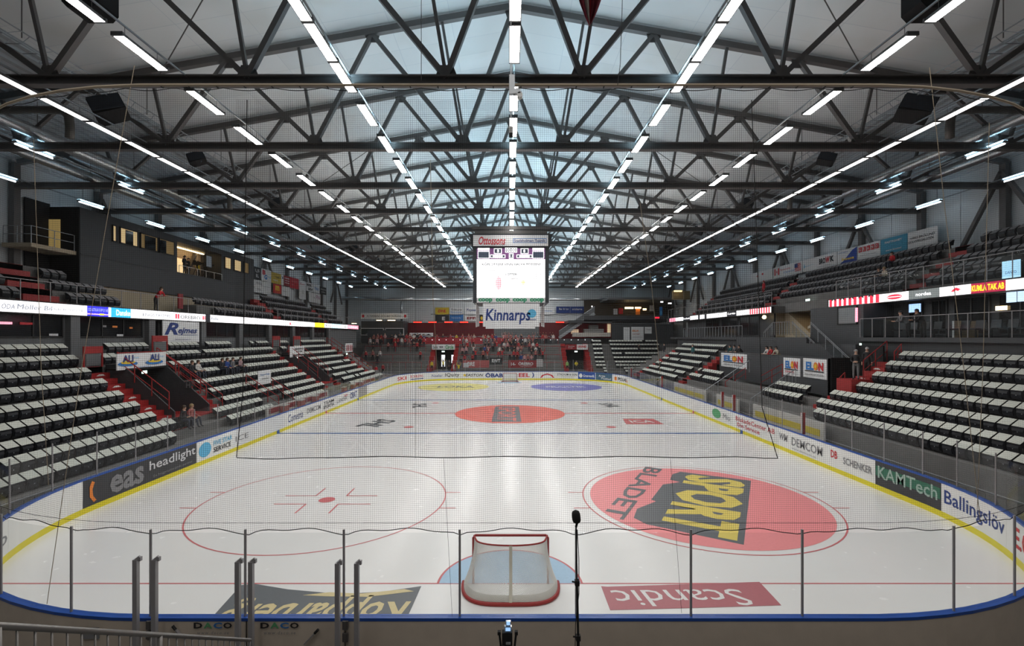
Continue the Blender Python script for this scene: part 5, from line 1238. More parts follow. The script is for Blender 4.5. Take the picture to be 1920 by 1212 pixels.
esign('red and white sign above the right tunnel of the far stand', 1061,646,1102,656, 76.5, whiteb, [(BOX,.25,.5,.5,1,redd),('Tysslinge', .25,.62,.3,.2, whiteb),('Energi', .2,.34,.2,.18, whiteb),('LEKSAND', .74,.6,.4,.4, inkred,.03)])
exit_sign('small lit exit sign in the left tunnel of the far stand', E(831,659.5,76.3), (1,0,0), .45, .2); exit_sign('small lit exit sign in the right tunnel of the far stand', E(1080,659.5,76.3), (1,0,0), .45, .2)
# crush barriers between the standing rows
for i, row in enumerate((2,4,6,8)):
    for xa, xb, sd in ((-24,-14,'left'),(-8.2,8.2,'middle')):
        railing(f'red crush rail across the {sd} of the far stand, {nth(i+1)} from the ice', [(xa,EY[row]-.42,EZ[row]),(xb,EY[row]-.42,EZ[row])], 1.0, red, 2.4, 1, None, 'crush_rail', .028, 'red crush rails')
# cloth banners on the front rail
for x0,y0,x1,y1,m,tx,l in ((868,676,917,690,mat('faded_red_cloth',(.42,.10,.10),.8),[('ORE', .3,.5,.3,.6, whiteb,.03),(BOX,.12,.35,.2,.6,inkpale)],'red and grey supporter cloth at the left of the black one'),(918,671,942,684,mdark,[('RWT', .5,.55,.66,.5, inkpale,.04)],'black supporter cloth with white letters on the far stand'),
   (953,676,1006,690,redd,[('14-', .18,.5,.16,.42, inkpale,.03),('ÖREBRO', .62,.58,.52,.5, inkpale,.03),('supporterklubb',.62,.2,.4,.16,inkpale)],'dark red supporter cloth with white letters on the far stand'),(1006,674,1018,688,mat('pale_grey_cloth',(.45,.42,.42),.8),[],'pale grey supporter cloth at the right of the dark red one')):
    esign(l, x0,y0,x1,y1, 71.2, m, tx, 'banner', None, 'supporter_banner')
# concourse: dark box with framed pictures, red wall with heaters, balcony, stair, kiosk, restaurant
struct('wall_concourse_left', MB().box((-27,84,5),(-19.3,88,9.1)).box((-24.5,79.5,5),(-19.0,80.2,7.4)), grey)
struct('wall_concourse_red', MB().box((-19.2,86.9,5),(-3.0,87.1,8.9)).box((5.5,86.9,5),(14.0,87.1,8.9)), mwine)
struct('wall_concourse_middle', MB().box((-3.0,86.9,5),(5.5,87.1,8.9)), grey2)
for i,(a,b) in enumerate(((676.5,720),(722.5,757.5))):
    p, q = E(a,629,83.9), E(b,615.5,83.9); t = thing('framed_picture', f'wide framed dark picture of an ice scene on the far concourse, {ONES[i]} of two', 'picture', p, 0, 'framed concourse pictures')
    mk('frame', MB().box((p.x,83.8,p.z),(q.x,83.9,q.z)), inkpale, t); mk('picture', MB().box((p.x+.12,83.76,p.z+.12),(q.x-.12,83.8,q.z-.12)), mat('night_ice_picture',(.02,.03,.03),.4), t)
    mk('ice_streak', MB().poly([(p.x+.8+a_*(q.x-p.x-1.2),83.75,p.z+.2+b_) for a_,b_ in ((0,0),(1,.05),(.9,.35),(.7,.6),(.5,.45),(.25,.2))]), mat('pale_ice_picture',(.40,.44,.50),.5), t)
esign('white banner with small dark lettering above the framed pictures', 676.5,588,764,598, 83.5, whiteb, [('KONFERENS OCH RESTAURANG', .5,.5,.74,.4, inkgrey,.02,.2),(OVAL,.05,.5,.05,.6,inkred),(OVAL,.95,.5,.05,.6,inkred)], 'banner')
for i,(px,py,w) in enumerate(((711,601,.9),(734,601,1.3),(664,607,.8))):
    p = E(px,py,82); tag(mk('ceiling_lamp', MB().cbox(p,(w,.2,.14)), warm2), f'small warm lamp over the far left concourse, {nth(i+1)} of three', 'lamp', 'warm concourse lamps')
esign('small lit white panel on the far left wall', 610,578,616,583, 86, ledw, [], 'panel')
for i, px in enumerate((783,811,841,870,901,1050,1080)):
    p = E(px,604.5,86.2); t = thing('heater', f'glowing red heater on the far concourse, {nth(i+1)} from the left', 'heater', p, 0, 'glowing red heaters'); mk('hood', MB().cbox(p+Vector((0,.1,.18)),(1.7,.4,.12)), grey2, t); mk('element', MB().cbox(p,(1.5,.2,.24)), heat, t)
railing('pale railing along the left of the far concourse balcony', [(-18.8,80.3,5.0),(7,80.3,5.0)], 1.3, steel2, 1.3, 2, None, 'concourse_railing', .03)
tag(mk('concourse_band', MB().box((-17.5,79.9,5.0),(-1.5,80.1,6.1)), mat('dull_red_band',(.34,.03,.04),.5)), 'dull red band along the left of the far concourse front', 'fascia')
tag(mk('concourse_band', MB().box((-1.5,79.9,5.0),(14,80.1,5.9)), grey), 'dark band along the middle of the far concourse front', 'fascia')
t = thing('light_string', 'row of tiny white lights along the far concourse front', 'lights', (0,79.8,5.6)); mb = MB()
for i in range(27): mb.cbox((-17+1.2*i,79.82,5.72),(.13,.05,.13))
mk('bulbs', mb, glow('tiny_white_bulb',(.9,.95,1),1.2), t)
esign('pale cloth with black shapes hung on the left of the far balcony', 768,624.5,812,631, 79.85, whiteb, [([(0,.2),(.2,.9),(.3,.3),(.45,.8),(.5,.2),(.62,.9),(.7,.3),(.85,.8),(1,.1)],.5,.5,.9,.7,ink)], 'banner', None, 'supporter_banner')
# banners on the far wall
EB = lambda l,x0,y0,x1,y1,m,tx: esign(l,x0,y0,x1,y1,89.7,m,tx,'banner','banners on the far wall','wall_banner')
EB('yellow banner with red lettering on the far wall', 816,577,842,590, mat('courier_yellow',(.62,.45,.03),.6), [('DHL', .5,.5,.6,.4, inkred,.04,.2)])
EB('black banner with a white capital letter on the far wall', 816,591,842,604, mdark, [('E', .6,.5,.22,.5, whiteb,.04)])
EB('white banner with two lines of dark lettering on the far wall', 843,577,868.5,589.5, whiteb, [('Tribune', .5,.68,.8,.3, ink),('Solutions', .5,.3,.8,.26, inkblue)])
EB('blue banner on the far wall', 843,590,868.5,603, inkblue, [('Hammarby', .5,.5,.7,.25, whiteb)])
EB('white banner with a blue winged letter on the far wall', 872,576,897,590, whiteb, [('Toyota', .5,.55,.8,.4, navy,.02,.3)])
EB('white banner with a dark red stripe on the far wall', 872,591,897,603, whiteb, [('EFFI', .5,.5,.7,.4, redd,.04)])
EB('black and yellow banner on the far wall, half behind the scoreboard banner', 899,591,907,603, mdark, [(OVAL,.5,.5,.5,.6,inkyel)])
EB('dark blue banner on the far wall, first of the pair at the right', 1043,575,1069,587.5, navy, [('Bar & hyt', .55,.6,.7,.35, inkpale,.02)])
EB('dark blue banner on the far wall, second of the pair at the right', 1069.5,575,1095,587.5, navy, [('snickarna', .5,.6,.75,.3, inkpale,.02)])
EB('white banner with blue lettering at the right of the hanging scoreboard', 1012,576,1040,590, whiteb, [('Lantmannen', .5,.5,.7,.25, inkblue)])
# pipes along the far wall
for label, pts, r in (('long silver pipe across the far wall on the left',[E(612,580,86),E(614,566,86),E(622,559,86),E(700,561,86),E(885,563,86)],.32),('long pale pipe across the far wall on the right',[E(1030,562,87),E(1150,561,87)],.25),('vertical silver pipe at the far left corner',[E(629,540,85.5),E(629,575,85.5)],.2),('thin vertical silver pipe left of the red wall',[E(753,560,86.5),E(753,602,86.5)],.2)):
    t = thing('wall_pipe', label, 'pipe', pts[0]); mk('pipe', MB().tube(pts, r, 10), ductm, t, True)
t = thing('lattice_beam', 'pale horizontal lattice beam behind the scoreboard, left piece', 'lattice beam', E(850,524,70)); a, b = E(848,522,70), E(890,522,70)
def lattice(t, a, b):
    mb = MB(); mb.tube([a,b],.06,6); d = Vector((0,0,-.6)); mb.tube([a+d,b+d],.06,6)
    for i in range(8): mb.bar(a.lerp(b,i/8)+(d if i%2 else Vector()), a.lerp(b,(i+1)/8)+(Vector() if i%2 else d), .05)
    mk('lattice', mb, steel2, t)
lattice(t, a, b)
t = thing('lattice_beam', 'pale horizontal lattice beam behind the scoreboard, right piece', 'lattice beam', E(1030,524,70)); lattice(t, E(1028,522,70), E(1055,522,70))
# stair and kiosk right of the middle
t = thing('concourse_stair', 'grey stair rising to the right above the far concourse', 'stairs', E(1050,632,81)); A, B = E(1048,634,81.5), E(1115,588,81.5)
mk('stringer', MB().bar(A, B, .12, .5), steel2, t); mk('rail', MB().tube([A+Vector((0,0,1.2)),B+Vector((0,0,1.2))],.05,6), steel2, t); mk('infill', MB().prism([A+Vector((0,0,.2)),B+Vector((0,0,.2)),B+Vector((0,0,1.15)),A+Vector((0,0,1.15))],(0,.02,0)), grey2, t)
k = thing('kiosk', 'beige open kiosk with a red back wall on the far concourse', 'kiosk', E(1110,636,81)); 
def eb(x0,y0,x1,y1,Ya,Yb): a, b = E(x0,y1,Ya), E(x1,y0,Ya); return MB().box((a.x,Ya,a.z),(b.x,Yb,b.z))
mk('back_wall', eb(1072,606,1146,634,84,84.2), redd, k); mk('counter', eb(1074,624,1145,632,81,82), mat('pale_counter',(.45,.42,.38),.6), k); mk('shelf_tower', eb(1105,610,1122,618,83,84).add([],[]), mat('pale_panel',(.38,.37,.36),.6), k)
mk('block', eb(1095,617,1132,625,82.5,83.5), MATS['pale_panel'], k); mk('lit_corner', eb(1139,608,1145,628,83.8,83.95), glow('lit_cream',(.8,.62,.38),.7), k); mk('lit_box', eb(1072,618,1085,626,81.5,82.5), glow('lit_cream2',(.62,.45,.30),.45), k)
struct('floor_kiosk_roof', eb(1066,601,1148,606,80.8,88), grey)
# restaurant balcony in the far right corner
struct('wall_far_corner', eb(1148,608,1262,644,80.3,80.8), grey); struct('wall_restaurant_front', eb(1095,592,1256,601.5,80.8,81.2), grey); struct('wall_restaurant_back', eb(1095,560,1262,600,88.5,88.8), mat('dim_brown_wall',(.06,.045,.03),.7))
struct('floor_restaurant', eb(1095,600,1262,603,80.8,88.8), grey); struct('ceiling_restaurant', eb(1140,558,1262,562,81,88.8), grey2)
for i,(a,b,y0,y1) in enumerate(((1172,1188,576,579.5),(1191,1202,576,579),(1206,1212,578.5,582))):
    t = tag(mk('restaurant_lamp', eb(a,y0,b,y1,86,86.2), warm2), f'long yellow lamp in the far corner restaurant, {nth(i+1)} from the left', 'lamp', 'yellow restaurant lamps')
for i,(px,py,m,l) in enumerate(((1154,584,inkpale,'pale poster of a player in the far restaurant, first'),(1164,583,inkred,'red and white poster in the far restaurant'),(1196,585,orange,'orange poster in the far restaurant'),(1222,578,inkpale,'pale screen at the right of the far restaurant'))):
    esign(l, px-4,py-5,px+4,py+6, 86.5, m, [], 'poster', None, 'poster')
esign('narrow blue sign column in the far right corner', 1237,576,1242,599, 81, inkblue, [(OVAL,.5,.5,.5,.5,inkcyan)], 'sign', None, 'sign_column')
for i,(px,py,w,m) in enumerate(((1241,566.5,.5,ledw),(1256,569,.6,ledw),(1232,596,.8,ledr),(1110,575,.2,ledw))): 
    p = E(px,py,80.5); tag(mk('small_lamp', MB().cbox(p,(w,.1,.25)), m), f'{"red lit box" if i == 2 else "small white lamp"} near the far corner restaurant, {nth(i+1)}', 'lamp')
t = thing('upper_room', 'lit tan room behind glass above the far right corner', 'room', E(1275,560,77)); mk('lit_wall', eb(1260,546,1294,562,79,79.2), mat('tan_wall_far',(.22,.18,.10),.7), t); mk('lamp', eb(1264,545,1279,547,78,78.2), warm2, t); mk('frame', MB().tube([E(1262,562,77),E(1262,546,77),E(1282,546,77),E(1282,562,77),E(1262,562,77)],.06,6), beige, t)
for x0,y0,x1,y1,l,tx in ((1169,614,1181,638,'tall white poster on the dark wall of the far right corner',[('Program',.5,.8,.7,.08,inkgrey)]),(1183.5,613,1207,638,'large white poster with brown lettering in the far right corner',[('BILIA',.35,.7,.5,.14,orange,.03),('center',.4,.45,.6,.1,redd),(BOX,.5,.22,.8,.02,inkgrey)]),(1209,613,1222,626,'small white poster at the right of the large one in the far corner',[('Taxi',.5,.6,.6,.2,inkgrey)])): esign(l,x0,y0,x1,y1,80.1,whiteb,tx,'poster',None,'poster')
# benches and penalty boxes behind the side boards
bwall = mat('bench_wall',(.55,.53,.50),.5); byel = mat('bench_yellow',(.62,.50,.06),.5)
for s, sd, ya, yb in ((-1,'left',31,41.5),(-1,'left',47,56),(1,'right',24,31),(1,'right',33,36.5),(1,'right',38.5,46)):
    w_ = 'nearer' if ya in (31,24) else ('middle' if ya == 33 else 'farther'); x = s*15.75
    t = thing('team_bench', f'low {sd} bench with advertising panels behind the boards, {w_} one', 'bench', (s*16.2,(ya+yb)/2,0)); 
    mk('seat_board', MB().box((min(s*15.9,s*16.25),ya,.5),(max(s*15.9,s*16.25),yb,.56)), beige, t); mk('back_panel', MB().box((min(s*16.3,s*16.4),ya,.2),(max(s*16.3,s*16.4),yb,1.75 if s > 0 else 1.45)), bwall, t)
    mk('stripe', MB().box((min(s*16.28,s*16.3),ya+.3,1.0),(max(s*16.28,s*16.3),yb-.3,1.35)), byel if s > 0 else redd, t)
    for k in range(max(2, int((yb-ya)/2.2))): mk('support', MB().box((s*16.05-.05,ya+.4+2.0*k,0),(s*16.05+.05,ya+.5+2.0*k,.5)), grey2, t)
for i,(s,y) in enumerate(((1,24.0),(1,31.4),(1,33.1),(1,46.3),(1,58.0))):
    p = path(0); t = thing('divider_post', f'red padded post between the boxes on the right boards, {nth(i+1)} from the near end', 'post', (s*15.16,y,1.2), 0, 'red divider posts'); mk('pad', MB().box((s*15.12,y-.06,1.2),(s*15.3,y+.06,2.3)), red, t); mk('end_strip', MB().box((s*15.10,y-.06,1.2),(s*15.12,y-.0,2.3)), white, t)
for i in range(6):
    y = 33+2.6*i+ (4 if i > 2 else 0); t = thing('equipment_box', f'red box on the left bench behind the boards, {nth(i+1)} from the near end', 'box', (-16.05,y,.56), 0, 'red boxes on the left benches'); mk('box', MB().box((-16.2,y-.35,.56),(-15.9,y+.35,1.35)), mat('faded_red_box',(.42,.12,.10),.6), t); mk('lid', MB().box((-16.22,y-.37,1.35),(-15.88,y+.37,1.4)), bwall, t)
p = E(1240,707,54); tag(mk('signal_lamp', MB().sphere(p, .22, 10), glow('bright_cyan_lamp',(.65,1,.95),6)), 'bright pale cyan lamp behind the right boards', 'lamp')
# ------------------------------------------------------------------ foreground: steps, handrail, microphone, small camera
mb = MB()
for i in range(7): mb.box((-14,.2+1.0*i,-.06),(14,1.2+1.0*i,4.35-.62*i))
struct('floor_stand_near', mb, conc)
t = thing('handrail', 'grey tubular handrail with thin bars in the near lower corner', 'handrail', (-3.6,3.2,3.1))
P0, P1 = E(0,1174.5,3.2), E(345,1194,5.2); d = (P1-P0); A = P0-d*.55; B = P1+d*.75
raw = mat('worn_steel_rail',(.22,.21,.20),.35,.6)
mk('rail', MB().tube([A,B], .024, 12), raw, t, True); low = Vector((0,0,-.82)); mk('rail', MB().tube([A+low,B+low], .018, 8), raw, t, True)
n = 34
for i in range(n+1):
    q = A.lerp(B, i/n); w = .024 if i in (8,20) else .0085; mk('post' if w > .02 else 'baluster', MB().tube([q, q+low*(1.15 if w > .02 else 1)], w, 8), raw, t, True)
t = thing('microphone_stand', 'tall black microphone stand before the near glass', 'microphone stand', E(1084,1300,4.6)); b0 = E(1085,1400,4.6); hd = E(1080,985,4.6); m1 = E(1082,1093,4.6); m2 = E(1084,1196,4.6)
b0.z = 1.9
mk('pole', MB().tube([b0, m2], .016, 10), blackm, t); mk('pole', MB().tube([m2, m1], .0115, 8), blackm, t); mk('pole', MB().tube([m1, hd], .008, 8), blackm, t)
for p in (m1, m2): mk('clamp', MB().cbox(p,(.045,.045,.05)).tube([p-Vector((.05,0,-.01)),p], .009, 6), blackm, t)
mk('cable', MB().tube([hd+Vector((.01,-.015,-.04)), m1.lerp(hd,.4)+Vector((.02,-.015,0)), m1+Vector((.015,-.02,-.1)), m2+Vector((-.03,-.03,.15)), m2+Vector((-.035,-.03,-.15)), b0+Vector((-.03,-.02,.4))], .004, 6), blackm, t)
for k in range(3): a = k*2*PI/3+.5; mk('leg', MB().tube([b0+Vector((0,0,.45)), b0+Vector((.35*math.cos(a),.35*math.sin(a),0))], .010, 6), blackm, t)
mt = thing('microphone', 'black foam covered microphone on the tall stand', 'microphone', hd); ax = Vector((-.10,.10,1)).normalized()
c0 = E(1081,975,4.6); h0 = c0-ax*.035; L = [0,.012,.03,.06,.09,.115,.128]; rr = [.018,.036,.042,.043,.042,.034,.010]
mk('windscreen', MB().tube([h0+ax*l for l in L], rr, 14), mat('foam_black',(.012,.012,.012),.95,0,.5,90), mt, True); mk('clip', MB().tube([hd-Vector((0,0,.02)), h0], .012, 8), blackm, mt)
t = thing('small_tripod', 'small black tripod with clamp arms at the bottom middle', 'tripod', E(950,1290,4.0)); c = E(951,1190,4.0)
for px in (936,968): mk('arm', MB().tube([E(px+(3 if px<950 else -3),1212,4.0),E(px,1186,4.0)], .010, 6).cbox(E(px,1187,4.0),(.028,.03,.028)), blackm, t)
mk('head', MB().cbox(c+Vector((0,0,-.03)),(.09,.05,.11)).tube([c+Vector((0,0,-.08)), c+Vector((0,0,-.5))], .03, 8), blackm, t); mk('plate', MB().cbox(E(953,1207,3.96),(.04,.02,.012)), steel2, t)
for k in range(3): a = k*2*PI/3+.4; mk('leg', MB().tube([c+Vector((0,0,-.08)), c+Vector((.28*math.cos(a),.28*math.sin(a),-1.3))], .012, 6), blackm, t)
t = thing('action_camera', 'small clear lit camera housing on the little tripod', 'camera', c); scn = glow('camera_display',(.35,.60,.95),.9)
mk('housing', MB().cbox(E(952.5,1179.5,4.0),(.062,.03,.05)), mat('clear_housing',(.30,.36,.42),.1), t); mk('display', MB().cbox(E(952.5,1181,3.98),(.042,.004,.026)), scn, t); mk('top_unit', MB().cbox(E(953,1169.5,4.0),(.042,.03,.042)), MATS['clear_housing'], t); mk('display', MB().cbox(E(953,1169.5,3.98),(.03,.004,.03)), scn, t)
# ------------------------------------------------------------------ people
def make_body(kind, fingers=False):
    """one continuous skin over a posed skeleton, facing -y; returns mesh with faces sorted into skin / top / trousers / shoes"""
    V = []; ED = []; TY = []
    def v(x,y,z,r,par=None,t=1,ry=None):
        V.append((x,y,z,r,ry or r)); i = len(V)-1
        if par is not None: ED.append((par,i)); TY.append(t)
        return i
    sit = kind.startswith('sit'); lean = kind == 'lean'
    pz = .50 if sit else .95; fy = -.42 if lean else (-.06 if sit else 0); top = pz+.50
    pv = v(0,0,pz,.145,None,2,.115)
    if lean: be = v(0,-.08,pz+.14,.14,pv,1,.11); ch = v(0,-.24,pz+.31,.155,be,1,.115); uc = v(0,-.35,pz+.42,.13,ch,1,.10)
    else: be = v(0,fy*.4,pz+.15,.14,pv,1,.11); ch = v(0,fy*.8,pz+.35,.160,be,1,.118); uc = v(0,fy,pz+.47,.13,ch,1,.10)
    ux, uy, uz = V[uc][:3]
    nk = v(0,uy-.02,uz+.10,.055,uc,0); jw = v(0,uy-.05,uz+.17,.068,nk,0,.080); cr = v(0,uy-.035,uz+.25,.082,jw,0,.095); tp = v(0,uy-.03,uz+.31,.055,cr,0)
    v(0,uy-.135,uz+.19,.013,jw,0)                # nose
    for s in (-1,1): v(s*.088,uy-.03,uz+.205,.016,cr,0)   # ears
    for s in (-1,1):
        sh = v(s*.175,uy+.01,uz-.03,.062,uc,1)
        if kind == 'cheer' : el = v(s*.30,uy-.05,uz+.22,.046,sh,1); wr = v(s*.24,uy-.10,uz+.48,.033,el,1); hd = (s*.235,uy-.10,uz+.55); dr = (0,0,1)
        elif kind == 'stand': el = v(s*.235,uy+.03,uz-.32,.046,sh,1); wr = v(s*.245,uy-.06,uz-.57,.032,el,1); hd = (s*.24,uy-.085,uz-.65); dr = (0,-.2,-1)
        elif kind == 'clasp': el = v(s*.245,uy+.02,uz-.31,.048,sh,1); wr = v(s*.10,uy-.20,uz-.40,.032,el,1); hd = (s*.035,uy-.235,uz-.40); dr = (-s,-.3,-.1)
        elif lean: el = v(s*.21,uy-.12,uz-.29,.046,sh,1); wr = v(s*.09,uy-.32,uz-.30,.032,el,1); hd = (s*.05,uy-.385,uz-.29); dr = (-s*.6,-1,0)
        elif kind == 'sitb': el = v(s*.25,uy-.04,uz-.28,.046,sh,1); wr = v(s*.17,uy-.28,uz-.36,.032,el,1); hd = (s*.15,uy-.34,uz-.37); dr = (0,-1,-.2)
        else: el = v(s*.24,uy+.0,uz-.29,.046,sh,1); wr = v(s*.08,uy-.24,uz-.30,.032,el,1); hd = (s*.03,uy-.29,uz-.29); dr = (-s,-.5,0)
        D = Vector(dr).normalized(); pm_ = v(*hd,.036,wr,0,.024); hv = Vector(hd)
        sidev = D.cross(Vector((1,0,0) if abs(D.x) < .7 else (0,0,1))).normalized()
        if fingers:
            for q, (o, l) in enumerate(((-.027,.062),(-.009,.075),(.009,.070),(.026,.055))):
                k0 = hv+D*.03+sidev*o; k1 = k0+D*l*.55; k2 = k1+D*l*.4+Vector((0,-.02,-.01)); a = v(*k0,.010,pm_,0); b = v(*k1,.009,a,0); v(*k2,.007,b,0)
            a = v(*(hv-D*.01+sidev*-.045),.010,pm_,0); v(*(hv+D*.03+sidev*-.06),.008,a,0)
        else:
            a = v(*(hv+D*.06),.026,pm_,0); v(*(hv+D*.11+Vector((0,-.01,0))),.014,a,0); v(*(hv+D*.03+sidev*-.045),.011,pm_,0)
    for s in (-1,1):
        if sit: hp = v(s*.10,-.05,pz-.02,.10,pv,2); kn = v(s*.13,-.46,pz+.02,.068,hp,2); an = v(s*.13,-.44-(.08 if kind=='sitb' else 0),.10,.043,kn,2); to = v(s*.135,-.58-(.08 if kind=='sitb' else 0),.045,.036,an,3)
        else:
            k_ = .04 if kind == 'clasp' and s > 0 else 0
            hp = v(s*.095,.0,pz-.07,.098,pv,2); kn = v(s*.11,-.02-k_,.50,.066,hp,2); an = v(s*.115,.02-k_,.09,.043,kn,2); to = v(s*.125,-.14-k_,.042,.036,an,3)
    me = bpy.data.meshes.new('body'); me.from_pydata([q[:3] for q in V], ED, [])
    o = bpy.data.objects.new('tmp', me); COL.objects.link(o); o.modifiers.new('s','SKIN'); sb_ = o.modifiers.new('u','SUBSURF'); sb_.levels = 1; sb_.render_levels = 1
    lay = me.skin_vertices[0].data
    for i, q in enumerate(V): lay[i].radius = (q[3], q[4]); lay[i].use_root = (i == 0)
    TMP.append((o, [(Vector(V[a][:3]), Vector(V[b][:3]), t) for (a,b), t in zip(ED, TY)], kind, uy, uz))
TMP = []; BODY = {}
for kd, fg in (('stand',0),('cheer',0),('clap',0),('lean',0),('sit',0),('sitb',0),('clasp',1)): make_body(kd, fg)
bpy.context.view_layer.update(); dg = bpy.context.evaluated_depsgraph_get()
for o, bones, kind, uy, uz in TMP:
    me = bpy.data.meshes.new_from_object(o.evaluated_get(dg)); me.name = 'person_'+kind
    me.materials.clear()
    for m in (skinm, redd, jean, black): me.materials.append(m)
    def near(c):
        best = (9, 1)
        for a, b, t in bones:
            d = b-a; f = max(0, min(1, (c-a).dot(d)/max(1e-9, d.length_squared))); q = (c-a-d*f).length
            if q < best[0]: best = (q, t)
        return best[1]
    for p in me.polygons: p.use_smooth = True; p.material_index = near(p.center)
    BODY[kind] = (me, uy, uz)
for o, *_ in TMP: m = o.data; bpy.data.objects.remove(o); bpy.data.meshes.remove(m)
HAIR = {}
def hair_mesh(kind):
    if kind in HAIR: return HAIR[kind]
    _, uy, uz = BODY[kind]; mb = MB(); mb.sphere((0,uy-.015,uz+.235), .108, 12, 0, (.92,1.05,1.05), -.1); mb.sphere((0,uy+.035,uz+.20), .085, 10, 0, (1,.8,1.1), -.8)
    me = bpy.data.meshes.new('hair'); me.from_pydata(mb.v, [], mb.f); me.materials.append(hairm); me.polygons.foreach_set('use_smooth', [True]*len(me.polygons)); HAIR[kind] = me; return me
def recolour(o, ms):
    for i, m in enumerate(ms):
        if m: o.material_slots[i].link = 'OBJECT'; o.material_slots[i].material = m
jackets = {'red jersey': mat('red_jersey',(.42,.03,.035),.8), 'dark jacket': mat('dark_jacket',(.02,.02,.024),.8), 'grey jacket': mat('grey_jacket',(.16,.16,.17),.8), 'white shirt': mat('white_shirt',(.62,.60,.58),.8), 'faded red top': mat('faded_red_top',(.36,.12,.11),.8), 'blue jacket': mat('blue_jacket',(.03,.07,.26),.8), 'yellow vest': mat('yellow_vest',(.72,.56,.02),.8), 'green vest': mat('green_vest',(.30,.55,.14),.8), 'beige sweater': mat('beige_sweater',(.50,.44,.35),.8), 'checked shirt': mat('rose_shirt',(.40,.26,.28),.8), 'bright red jacket': mat('bright_red_jacket',(.55,.02,.03),.8), 'dark suit': mat('dark_suit',(.015,.015,.018),.7), 'teal jacket': mat('teal_jacket',(.03,.13,.14),.8), 'pale pink jersey': mat('pink_jersey',(.55,.30,.30),.8)}
PN = [0]
def person(label, loc, rot, kind, top, trousers=None, skin=None, hair=None, cap=None, group=None, sc=1.0):
    me, uy, uz = BODY[kind]; o = bpy.data.objects.new('person', me); COL.objects.link(o); o.location = loc; o.rotation_euler = (0,0,rot); o.scale = (sc,sc,sc)
    recolour(o, [skin, jackets[top], trousers, None]); tag(o, label, 'person', group)
    h = bpy.data.objects.new('cap' if cap else 'hair', hair_mesh(kind)); COL.objects.link(h); h.parent = o; recolour(h, [cap or hair or hairm])
    return o
# the crowd on the far stand
crowd_top = ['red jersey']*8+['faded red top']*5+['dark jacket']*8+['pale pink jersey']*4+['grey jacket']*3+['white shirt']*2+['blue jacket']
def crowd(block, i, xa, xb, dens, kinds):
    x = xa+R.random()*.4; k = 0
    while x < xb:
        if R.random() < dens:
            k += 1; tp_ = R.choice(crowd_top); kd = R.choice(kinds)
            sk = skinm if R.random() < .8 else skinm2; hr = R.choice([hairm,hairm,hairb,black])
            word = {'stand':'standing','cheer':'arms raised','clap':'clapping','sit':'sitting'}[kd]
            person(f'person in a {tp_}, {word}, {block} far stand, {ONES[i]} row, {nth(k)} along', (x, EY[i]-.05+R.random()*.1, EZ[i]), (R.random()-.5)*.5, kd, tp_, R.choice([jean,black,greytr]), sk, hr, None, f'crowd on the {block} far stand', .96+R.random()*.1)
        x += .55+R.random()*.12
for i, d in ((8,.85),(7,.8),(6,.35),(4,.18),(3,.22)): crowd('left', i, -23.6, -14.2, d, ['stand','stand','clap'])
for i, d in ((8,.55),(7,.8),(6,.75),(5,.55),(4,.40),(3,.3)): crowd('middle', i, -8.0, 5.6 if i < 8 else 8, d, ['stand','stand','cheer','clap'])
crowd('middle', 2, -7.9, -4.5, .4, ['stand'])
# single figures
def at(px, py, X, kind, *a, h=0, **k):
    return None
PI2 = PI/2
def pp(label, px, pyfoot, X, rot, kind, top, **k):
    p = S(px, pyfoot, X); return person(label, p, rot, kind, top, **k)
person('man in a dark suit and grey trousers standing at the top of the red steps, right stand', (20.0,YS(1605,20.0),2.47+.9), -2.2+PI, 'clasp', 'dark suit', trousers=greytr, hair=mat('grey_hair',(.3,.29,.28),.7)) if False else None
def standing(label, px, py, X, rot, kind, top, **k):
    Y = YS(px, X); return person(label, Vector((X,Y,HC-(py-CY)*Y/FX)), rot, kind, top, **k)
greyh = mat('grey_hair',(.30,.29,.28),.7)
standing('man in a dark suit and grey trousers standing by the red steps, right stand', 1605,712.5, 20.0, -.8, 'clasp', 'dark suit', trousers=greytr, hair=greyh)
standing('person in dark clothes and a pale cap behind the red handrail, right stand', 1626,706, 21.4, -.9, 'stand', 'dark jacket', trousers=black, cap=MATS['pale_grey_cloth'])
tag(mk('step_block', MB().box((19.5,26.4,2.4),(22.6,27.6,3.78)), red), 'red step block under the man in the suit', 'step')
standing('person in a dark top leaning on the lodge railing, right of the television', 1731,636, 23.35, -PI2, 'lean', 'dark jacket', trousers=black, hair=black, skin=skinm2)
standing('person in a grey top leaning on the lodge railing before the television', 1703,637, 23.35, -PI2-.3, 'lean', 'grey jacket', trousers=black, hair=black)
for l, px, tp_, kw in (('person in a black and white top leaning on the commentary wall',1446,'white shirt',dict(hair=black)),('person in a bright red top leaning on the commentary wall',1453.5,'bright red jacket',dict(hair=hairm)),('person in a beige sweater leaning far over the commentary wall',1462,'beige sweater',dict(hair=black))):
    person(l, (21.15,YS(px,21.15),3.8), -PI2+(.3 if 'beige' in l else 0), 'lean', tp_, **kw)
for l, px, tp_ in (('person in dark clothes behind the farthest white sign, right stand',1384,'grey jacket'),('second person in dark clothes behind the farthest white sign, right stand',1393,'dark jacket'),('third person half hidden behind the farthest white sign, right stand',1376,'teal jacket')):
    person(l, (21.2,YS(px,21.2),3.8), -PI2, 'lean', tp_, hair=black)
person('person in a teal jacket standing among the seats of the far right stand', (21.0,YS(1299,21.0),3.6), -1.2, 'stand', 'teal jacket', hair=hairm)
person('person in dark clothes on the red steps in the far right corner', (21.2,YS(1247,21.2)+.3,3.6), -1.2, 'stand', 'dark jacket', hair=black)
person('person in dark clothes sitting on the far right end stand', (21.5,77.2,3.7), 0, 'sit', 'dark jacket', hair=black)
